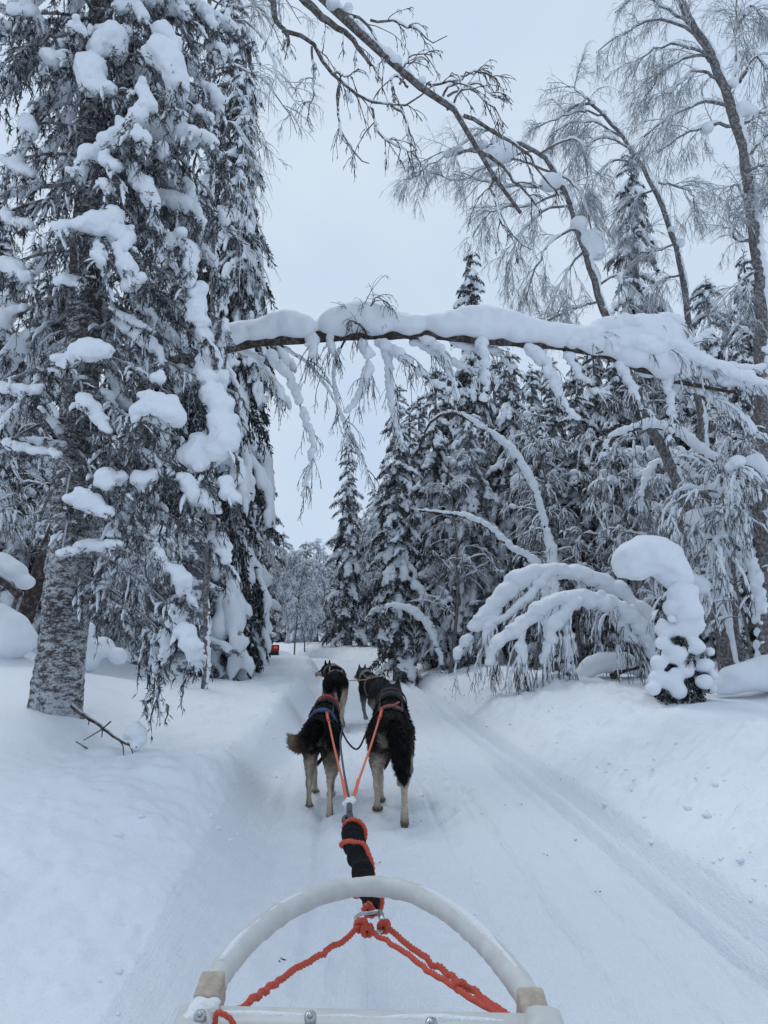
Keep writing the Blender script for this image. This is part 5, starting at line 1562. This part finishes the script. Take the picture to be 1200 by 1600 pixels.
# ------------------------------------------------------------------ sled front, lines
M_PLAST = plain('white_plastic', (.53, .54, .53), .5, nsc=24, var=.22, bmp=.35)
M_WOOD = plain('pale_wood', (.40, .345, .285), .8, nsc=60, var=.55, bmp=.5)
M_STEEL = plain('steel', (.42, .43, .45), .35, metal=1.0, nsc=80, var=.25)
M_STEELD = plain('dark_steel', (.12, .125, .13), .4, metal=1.0, nsc=80, var=.3)
M_ROPE = plain('red_rope', (.50, .072, .040), .75, nsc=160, var=.35, bmp=.5)
M_ROPEO = plain('orange_cord', (.68, .17, .095), .75, nsc=160, var=.3, bmp=.5)
M_CLOTH = plain('black_fabric', (.006, .006, .0075), .95, spec=.15, nsc=70, var=.5, bmp=.8, dist=.01)
M_GREYR = plain('grey_cord', (.085, .09, .10), .8, nsc=160, var=.3)
M_TANR = plain('tan_cord', (.30, .22, .17), .8, nsc=160, var=.3)
M_FROST = snow_mat('frost_crust', (30, 160), (.3, .6), (.8, .83, .86))

def rbox(sx, sy, sz, bev=.006):
    import bmesh
    bm = bmesh.new(); bmesh.ops.create_cube(bm, size=1.0)
    for v in bm.verts: v.co = Vector((v.co.x * sx, v.co.y * sy, v.co.z * sz))
    bmesh.ops.bevel(bm, geom=bm.edges[:], offset=bev, segments=2, affect='EDGES', profile=.5)
    bm.verts.index_update()
    v = np.array([x.co[:] for x in bm.verts]); g = Geo()
    q = [[w.index for w in f.verts] for f in bm.faces]
    g.add(v, [f for f in q if len(f) == 4], [f for f in q if len(f) == 3]); bm.free()
    return g

def braid(path, r, pitch=6.0, n=None, strands=3):
    """a twisted rope along a path"""
    p = np.asarray(path, float)
    L = np.linalg.norm(np.diff(resample(p, 40), axis=0), axis=1).sum()
    n = n or int(max(12, L / (r * .9)))
    q = resample(p, n)
    t = nrm(np.gradient(q, axis=0)); ref = nrm(np.cross(t, np.array([.13, .2, 1.0]))); b_ = np.cross(t, ref)
    a = np.linspace(0, L / (r * pitch) * 2 * math.pi, n)
    pl = [q + (ref * np.cos(a + s * 2 * math.pi / strands)[:, None] + b_ * np.sin(a + s * 2 * math.pi / strands)[:, None]) * r * .5 for s in range(strands)]
    return tubes(pl, [r * .58] * strands, 7, True)

SZ = 0.39
BL, BR, AP = P(332, 1543, 1.275), P(831, 1562, 1.235), P(580, 1385, 1.73)
sled = root('sled', 'sled front with a frosted white plastic bow and crossbar, the near thing at the bottom', 'sled', (0.02, 1.2, gh(.02, 1.2)))
so = np.array(sled.location)
bow_px = [(330, 1545, 1.262), (352, 1510, 1.32), (395, 1462, 1.43), (450, 1421, 1.555), (510, 1395, 1.655), (560, 1386, 1.715), (600, 1386, 1.72), (650, 1397, 1.67), (705, 1428, 1.56), (755, 1471, 1.43), (800, 1522, 1.30), (830, 1566, 1.222)]
bow = np.array([P(*q) for q in bow_px])
bp = resample(bow, 90)
ring_r = .0205
Cc = tubes([bp - so], [ring_r + .0008 * RNG.normal(size=90)], 20, True)
obj('brush_bow', Cc.mesh('brush_bow', M_PLAST), sled)
# thin crust of frost on the bow
CF = [];
fp = bp - so + np.array([0, 0, .0165])
rf = .0085 * (.3 + .9 * np.clip(noise3(fp, 7, 2, 3) + .35, 0, 1))
rf[[0, -1]] = .001
obj('frost', tubes([fp[3:42]], [rf[3:42]], 8, True).addg(tubes([fp[50:86]], [rf[50:86]], 8, True)).mesh('bow_frost', M_FROST), sled, kind='stuff')
# crossbar, blocks, corner plates
cl, crr = P(296, 1576, 1.195), P(852, 1590, 1.155)
cd = crr - cl; ang = math.atan2(cd[1], cd[0]); tl_ = math.atan2(cd[2], np.linalg.norm(cd[:2]))
mid = (cl + crr) / 2
cbg = rbox(np.linalg.norm(cd) * .99, .055, .05, .012)
cb_o = obj('crossbar', cbg.mesh('crossbar', M_PLAST), sled); cb_o.location = Vector(mid - so + np.array([0, -.012, -.022])); cb_o.rotation_euler = (0, -tl_, ang)
for px, py, Y, w in ((331, 1546, 1.248, .038), (830, 1573, 1.212, .041)):
    p = P(px, py, Y)
    bo = obj('mounting_block', rbox(w, .055, .05, .005).mesh('mounting_block', M_WOOD), sled); bo.location = Vector(p - so + np.array([0, -.012, -.006]))
    bo.rotation_euler = (.25, 0, .0)
for s, (px, py, Y) in ((-1, (308, 1590, 1.17)), (1, (846, 1596, 1.15))):
    p = P(px, py, Y)
    bo = obj('corner_bracket', rbox(.055, .10, .055, .016).mesh('corner_bracket', M_PLAST), sled); bo.location = Vector(p - so + np.array([0, -.028, -.010]))
    bo.rotation_euler = (0, 0, s * -.12)
    # rails running back to the runners
    rp = np.array([p - so + np.array([0, -.06, -.02]), p - so + np.array([s * .03, -.6, .03]), p - so + np.array([s * .05, -1.5, .06])])
    obj('side_rail', tubes([resample(rp, 12)], [.016], 12, True).mesh('side_rail', M_PLAST), sled)
    zb = gh(p[0] + s * .03, .6) - so[2]
    rn = np.array([[p[0] - so[0] + s * .03, .10, zb + .16], [p[0] - so[0] + s * .03, -.02, zb + .06], [p[0] - so[0] + s * .03, -.25, zb + .012], [p[0] - so[0] + s * .03, -2.2, zb + .012]])
    obj('runner', tubes([resample(rn, 24)], [.02], 10, True).mesh('runner', M_PLAST), sled)
    for yy in (-.15, -.75, -1.35):
        st = np.array([[p[0] - so[0] + s * .03, yy, zb + .02], [p[0] - so[0] + s * .02, yy + .04, .30]])
        obj('stanchion', tubes([resample(st, 4)], [.014], 10, True).mesh('stanchion', M_WOOD), sled)
for k in range(5):
    sl = obj('slat', rbox(.075, 1.5, .012, .004).mesh('slat', M_WOOD), sled); sl.location = (-.22 + .11 * k + (mid[0] - so[0]), -.95, .20)
for px, py, Y in ((313, 1584, 1.13), (485, 1586, 1.13), (674, 1596, 1.11)):
    p = P(px, py, Y)
    g = tubes([np.array([[0, 0, -.006], [0, 0, .004], [0, 0, .0055]])], [np.array([.0085, .0085, .006])], 12, True)
    g.addg(tubes([np.array([[0, 0, .0054], [0, 0, .009]])], [np.array([.0045, .004])], 6, True))
    bo = obj('bolt', g.mesh('bolt', M_STEEL), sled); bo.location = Vector(p - so + np.array([0, 0.0, -.004])); bo.rotation_euler = (.6, 0, 0)
# frost and snow crusted on the corners and along the bar
fc = []
rngf = np.random.default_rng(5)
for (px, py, Y, rp) in [(312, 1566, 1.18, 11), (306, 1580, 1.165, 14), (325, 1575, 1.17, 13), (300, 1598, 1.14, 18), (334, 1566, 1.19, 9), (842, 1588, 1.17, 12), (855, 1592, 1.16, 10), (835, 1590, 1.16, 9)]:
    fc.append((P(px, py, Y) - so, rp / F * Y))
obj('frost', blob([c for c, _ in fc], [r_ for _, r_ in fc], .006, k=.7, amp=.3, freq=60, seed=3).mesh('corner_frost', M_FROST), sled, kind='stuff')
xs = np.linspace(.08, .9, 40)
fp = cl[None] * (1 - xs[:, None]) + crr[None] * xs[:, None] - so + np.array([0, -.016, .001])
rf = .012 * np.clip(noise3(fp, 11, 2, 8) + .25, .1, 1); rf[[0, -1]] = .001
obj('frost', tubes([fp], [rf], 8, True).mesh('bar_frost', M_FROST), sled, kind='stuff')
# little red tie at the left bracket
tq = [P(336, 1600, 1.13), P(338, 1583, 1.125), P(348, 1584, 1.12), P(360, 1592, 1.12), P(366, 1603, 1.12)]
obj('tie_cord', braid(np.array(tq) - so, .004).mesh('tie_cord', M_ROPE), sled)

# bridle: red rope from under the crossbar to the ring
Vp = P(577, 1450, 1.72)
br = root('bridle_rope', 'thick red rope bridle spread in a V from the steel link to the sled', 'rope', Vp)
def rope_part(name, px, r, parent, o0, mat, wob=.004, pitch=6.0, seed=0):
    q = np.array([P(*a) for a in px]) - o0
    q = resample(q, max(10, len(px) * 5)); q[1:-1] += np.random.default_rng(seed).normal(0, wob * .4, (len(q) - 2, 3))
    return obj(name, braid(q, r, pitch).mesh(name, mat), parent)
rope_part('rope_arm', [(566, 1446, 1.73), (540, 1468, 1.66), (500, 1492, 1.56), (460, 1515, 1.47), (425, 1540, 1.37), (398, 1558, 1.29), (372, 1578, 1.215)], .0060, br, Vp, M_ROPE, .005, seed=1)
rope_part('rope_arm', [(600, 1444, 1.73), (640, 1478, 1.62), (690, 1515, 1.50), (740, 1550, 1.36), (785, 1582, 1.22), (812, 1606, 1.14)], .0062, br, Vp, M_ROPE, .004, seed=2)
rope_part('rope_arm', [(572, 1450, 1.72), (620, 1480, 1.60), (665, 1513, 1.48), (715, 1545, 1.36), (760, 1572, 1.25), (800, 1600, 1.15)], .0054, br, Vp, M_ROPE, .003, seed=3)
for i, (c_, rr_) in enumerate([((564, 1446, 1.73), .014), ((574, 1454, 1.705), .012), ((600, 1448, 1.725), .013), ((718, 1541, 1.365), .009)]):
    a = np.linspace(0, 2 * math.pi * 2.2, 26); c0 = P(*c_) - Vp
    q = c0 + np.stack([np.cos(a) * rr_ * .75, np.linspace(-.5, .5, 26) * rr_ * 1.3, np.sin(a) * rr_ * .75], 1)
    obj('knot', tubes([q], [.0066 if i < 3 else .005], 7, True).mesh('knot', M_ROPE), br)
# steel quick link between bridle and shock cord
def ring_link(name, label, cat, pts, r, mat, sleeve=None):
    q = resample(np.array(pts + [pts[0]]), 40); o0 = q.mean(0)
    ro = root(name, label, cat, o0)
    obj('ring', tubes([q - o0], [r], 10, True).mesh(name, mat), ro)
    if sleeve is not None:
        obj('sleeve', tubes([np.array(sleeve) - o0], [r * 1.8], 6, True).mesh('sleeve', mat), ro)
    return ro
ring_link('quick_link', 'silver steel link joining the red bridle to the black wrapped cord', 'carabiner', [P(560, 1446, 1.735), P(556, 1435, 1.76), P(564, 1428, 1.78), P(580, 1426, 1.79), P(594, 1424, 1.79), P(598, 1436, 1.765), P(600, 1448, 1.73), P(592, 1456, 1.71), P(578, 1456, 1.71)], .0042, M_STEEL,
          [P(594, 1426, 1.785), P(600, 1445, 1.74)])
# black padded shock cord with the red rope wound round it
SCp = np.array([P(582, 1420, 1.80), P(576, 1398, 1.86), P(570, 1375, 1.94), P(563, 1350, 2.04), P(556, 1328, 2.14), P(551, 1308, 2.25), P(549, 1292, 2.37)])
SCp[:, 2] = np.clip(SCp[:, 2], .25, .40)
def fit(px, py, z):
    """point on the pixel's ray at height z"""
    a = P(px, py, 1.0) - np.array([0, 0, CAM_H]); t = (z - CAM_H) / a[2]
    return np.array([0, 0, CAM_H]) + a * t
SCp = np.array([fit(583, 1422, .315), fit(577, 1400, .318), fit(570, 1375, .322), fit(563, 1350, .328), fit(556, 1328, .332), fit(552, 1308, .336), fit(550, 1290, .34)])
scr = root('shock_cord', 'black fabric-sleeved shock cord wound with red rope, running under the white bow', 'tow line', SCp[3])
q = resample(SCp - SCp[3], 60)
k = np.linspace(0, 1, 60)
rad = np.interp(k, [0, .06, .14, .3, .5, .7, .86, .92, 1], [.010, .019, .024, .026, .027, .029, .031, .026, .010]) * (1 + .11 * np.sin(k * 38) + .06 * np.sin(k * 71 + 1))
Vs, Qs = [], []
ns = 18; t = nrm(np.gradient(q, axis=0)); ux = nrm(np.cross(t, np.array([0, 0, 1.0]))); uz = np.cross(ux, t)
aa = np.arange(ns) / ns * 2 * math.pi
W = q[:, None] + (ux[:, None] * np.cos(aa)[None, :, None] + uz[:, None] * np.sin(aa)[None, :, None]) * rad[:, None, None]
W = W + (noise3(W, 40, 2, 4)[..., None] * .006) * nrm(W - q[:, None])
i = np.arange(59)[:, None] * ns; j = np.arange(ns)[None]
obj('sleeve', Geo().add(W.reshape(-1, 3), np.stack([i + j, i + (j + 1) % ns, i + ns + (j + 1) % ns, i + ns + j], -1).reshape(-1, 4)).mesh('sleeve', M_CLOTH), scr)
n_ = 260; kk = np.linspace(-.01, 1.0, n_); qq = np.stack([np.interp(kk, k, q[:, c]) for c in range(3)], 1)
rr_ = np.interp(kk, k, rad) + .005
ph = 2 * math.pi * np.interp(kk, [0, .13, .80, 1], [0, 1.1, 2.3, 3.6]) + 2.2
tq = nrm(np.gradient(qq, axis=0)); uxq = nrm(np.cross(tq, np.array([0, 0, 1.0]))); uzq = np.cross(uxq, tq)
hel = qq + (uxq * np.cos(ph)[:, None] + uzq * np.sin(ph)[:, None]) * rr_[:, None]
obj('wound_rope', braid(hel, .0070, 7, n=500).mesh('wound_rope', M_ROPE), scr)
# clip and grey loop towards the dogs
c0 = fit(541, 1284, .345)
ring_link('snap_hook', 'dull metal snap hook at the far end of the black cord', 'carabiner', [fit(549, 1292, .34), fit(541, 1290, .338), fit(537, 1282, .343), fit(541, 1276, .348), fit(548, 1279, .348), fit(552, 1287, .343)], .0075, M_STEELD)
J = fit(546, 1256, .355)
lo_ = root('loop_cord', 'short grey looped cord between the snap hook and the frosted knot', 'cord', J)
q = [fit(545, 1283, .346), fit(545, 1270, .35), fit(546, 1258, .355), fit(549, 1270, .35), fit(551, 1281, .346), fit(546, 1285, .345)]
obj('cord', tubes([resample(np.array(q) - J, 30)], [.0042], 7, True).mesh('cord', M_GREYR), lo_)
obj('knot', tubes([np.array([fit(546, 1270, .351), fit(546, 1258, .355)]) - J], [.010], 8, True).mesh('knot', M_GREYR), lo_)
obj('frost', blob([fit(546, 1252, .358) - J, fit(541, 1255, .357) - J, fit(551, 1250, .36) - J], [.017, .013, .013], .004, amp=.4, freq=90, seed=9).mesh('knot_frost', M_FROST), lo_)

def world_on(dog, body, tree, c, d, off=.02):
    bpy.context.view_layer.update()
    p = on_skin(tree, c, d, off)
    return np.array(dog.matrix_world @ Vector(p))
hA = world_on(dogA, bodyA, treeA, (0.03, -.02, .46), (.12, -.05, 1), .014)
hB_ = world_on(dogB, bodyB, treeB, (-.035, -.02, .46), (-.15, -.05, 1), .014)
for lab, end, st in (('orange tug line from the knot up to the back of the blue-banded left dog', hA, fit(543, 1251, .36)), ('orange tug line from the knot to the back of the dog with the hanging tail', hB_, fit(550, 1249, .36))):
    r_ = root('tug_line', lab, 'tug line', st, 0, 'tug lines of the two back dogs')
    d = end - st
    m_ = st + d * .5 + np.array([0, 0, -.012])
    obj('cord', braid(resample(np.array([st, m_, end]) - st, 30), .0046, 8).mesh('tug_cord', M_ROPEO), r_)
    for f0, f1, rr in ((.0, .16, .0068), (.86, 1.0, .0085)):
        obj('splice', braid(resample(np.array([st + d * f0, st + d * (f0 + f1) / 2 + np.array([0, 0, -.009]), st + d * f1]) - st, 12), rr, 6).mesh('splice', M_ROPE if f0 > .5 else M_ROPEO), r_)
# lines between the dogs
def line(name, lab, pts, r, mat):
    q = np.array(pts); o0 = q[0]
    o = obj(name, tubes([resample(q - o0, 30)], [r], 6, True).mesh(name, mat)); o.location = Vector(o0); o['label'] = lab; o['category'] = 'cord'
    return o
eD = world_on(dogD, bodyD, treeD, (0, .05, .46), (-.1, 0, 1), .02); eC = world_on(dogC, bodyC, treeC, (0, .0, .42), (.8, -.2, .35), .02)
line('neck_line', 'pale cord from the white-sided dog across to the back of the grey dog', [eC, (eC + eD) / 2 + np.array([0, 0, -.015]), eD], .0055, M_TANR)
eA = world_on(dogA, bodyA, treeA, (0, .50, .44), (1, 0, 0), .02); eB = world_on(dogB, bodyB, treeB, (0, .46, .44), (-1, 0, -.1), .02)
line('neck_line', 'dark slack cord hanging between the two back dogs', [eA, eA * .7 + eB * .3 + np.array([0, 0, -.09]), eA * .35 + eB * .65 + np.array([0, 0, -.12]), eB], .0055, M_BLKW)
line('gang_line', 'dark cord running from the frosted knot forward between the dogs', [fit(545, 1249, .36), fit(535, 1190, .36), fit(532, 1150, .38), fit(538, 1133, .36), fit(536, 1122, .37)], .0048, M_GREYR)

# ------------------------------------------------------------------ parked snowmobile at the bend
sx, sy = X_at(424.5, 18.2), 18.2
sz = max(P(430, 1036, 18.2)[2], gh(sx, sy) - .05)
print('snowmobile', sz, gh(sx, sy))
M_SMR = plain('red_bodywork', (.28, .03, .02), .4, nsc=8, var=.2)
M_SMB = plain('black_plastic', (.014, .014, .016), .5)
M_LAMP, nt, b = new_mat('tail_lamp'); b.inputs['Base Color'].default_value = (.5, .03, .02, 1); b.inputs['Emission Color'].default_value = (1, .22, .12, 1); b.inputs['Emission Strength'].default_value = .25
M_PLATE = plain('plate', (.75, .76, .78), .5)
sm = root('snowmobile', 'red and black snowmobile parked at the bend, its tail showing past the dense spruce', 'snowmobile', (sx, sy, sz), R(22))
def smp(name, g, mat, loc, rot=(0, 0, 0), parent=None):
    o = obj(name, g.mesh(name, mat), parent or sm); o.location = loc; o.rotation_euler = rot; return o
smp('tunnel', rbox(.44, 1.4, .22, .03), M_SMB, (0, .7, .16))
seat = smp('seat', rbox(.36, 1.0, .2, .06), M_SMB, (0, .8, .42), (.05, 0, 0))
smp('tail_panel', rbox(.46, .08, .17, .025), M_SMR, (0, 0, .21))
smp('number_plate', rbox(.13, .01, .17, .003), M_PLATE, (-.055, -.05, .19))
smp('tail_light', rbox(.09, .02, .05, .006), M_LAMP, (.13, -.045, .23))
smp('snow_flap', rbox(.44, .02, .12, .005), M_SMB, (0, -.03, .06), (-.2, 0, 0))
smp('hood', rbox(.75, .9, .42, .15), M_SMR, (0, 1.75, .45), (-.12, 0, 0))
smp('windshield', rbox(.5, .03, .35, .01), M_SMB, (0, 1.55, .8), (-.5, 0, 0))
smp('handlebar', tubes([np.array([[-.38, 0, 0], [-.15, .08, .02], [.15, .08, .02], [.38, 0, 0]])], [.016], 8, True), M_SMB, (0, 1.25, .78))
for s in (-1, 1):
    smp('ski', tubes([resample(np.array([[0, -.5, .02], [0, .3, .02], [0, .55, .12]]), 12)], [.05], 8, True), M_SMB, (s * .45, 1.9, .0))
    smp('ski_leg', tubes([np.array([[0, 0, .02], [-s * .15, 0, .35]])], [.025], 8, True), M_SMB, (s * .45, 1.9, 0))
smp('track', rbox(.38, 1.5, .16, .07), M_SMB, (0, .75, .05))
smp('snow_load', blob([(0, .5, .55), (.02, .8, .56), (0, 1.1, .56), (.1, .3, .53)], [.15, .17, .16, .12], .02, seed=4, squash=(1.1, 1.2, .6)), M_SNOW, (0, 0, 0))

# clods thrown up along the shoulders of the trail
rng = np.random.default_rng(81)
g = Geo(); base_ = [ico_sphere(1.0, 2)]
n_c = 420
yy = 1.8 + 12 * rng.uniform(0, 1, n_c) ** 1.6
uu = np.where(rng.random(n_c) < .7, .98 + np.abs(rng.normal(0, .35, n_c)), np.where(rng.random(n_c) < .6, -.86 - np.abs(rng.normal(0, .2, n_c)), rng.uniform(-.8, .9, n_c)))
xx = trail_x(yy) + uu
zz = ground_h(xx, yy)
rr_ = rng.gamma(1.5, .0045, n_c).clip(.002, .016) * np.where(np.abs(uu) < .9, .6, 1)
v0, _, t0 = base_[0].arrays()
for i in range(n_c):
    v = v0 * (1 + .45 * noise3(v0 + i * 3.1, 1.3, 2, i)[:, None]) * rr_[i] * np.array([1.2, 1.2, .8])
    g.add(v @ rotz(rng.uniform(0, 6.28)).T + np.array([xx[i], yy[i], zz[i] + rr_[i] * .2]), None, t0)
o = obj('snow_clods', g.mesh('snow_clods', M_GROUND), kind='stuff'); o['label'] = 'loose clods of snow scattered along the shoulders of the trail'; o['category'] = 'snow clods'
# crumbs of bark and needles on the trail
rng = np.random.default_rng(77)
lb, ld, ll = [], [], []
for px, py in [(703, 1214), (655, 1278), (790, 1255), (930, 1384), (815, 1253), (852, 1333), (740, 1422), (592, 1344), (443, 1490), (655, 1240), (570, 1330), (900, 1310)]:
    p = P(px, py, 1.0) - np.array([0, 0, CAM_H]); t = -(CAM_H) / p[2]; x, y = p[0] * t, p[1] * t
    z = gh(x, y)
    for _ in range(3):
        lb.append((x + rng.normal(0, .012), y + rng.normal(0, .012), z + .006)); a = rng.uniform(0, 6.28); ld.append((math.cos(a), math.sin(a), .1)); ll.append(rng.uniform(.006, .022))
o = obj('bark_crumbs', blades(np.array(lb), np.array(ld), np.array(ll), .0025, rng).mesh('bark_crumbs', M_BARK_D), kind='stuff')
o['label'] = 'tiny dark crumbs of bark scattered on the packed trail'; o['category'] = 'litter'
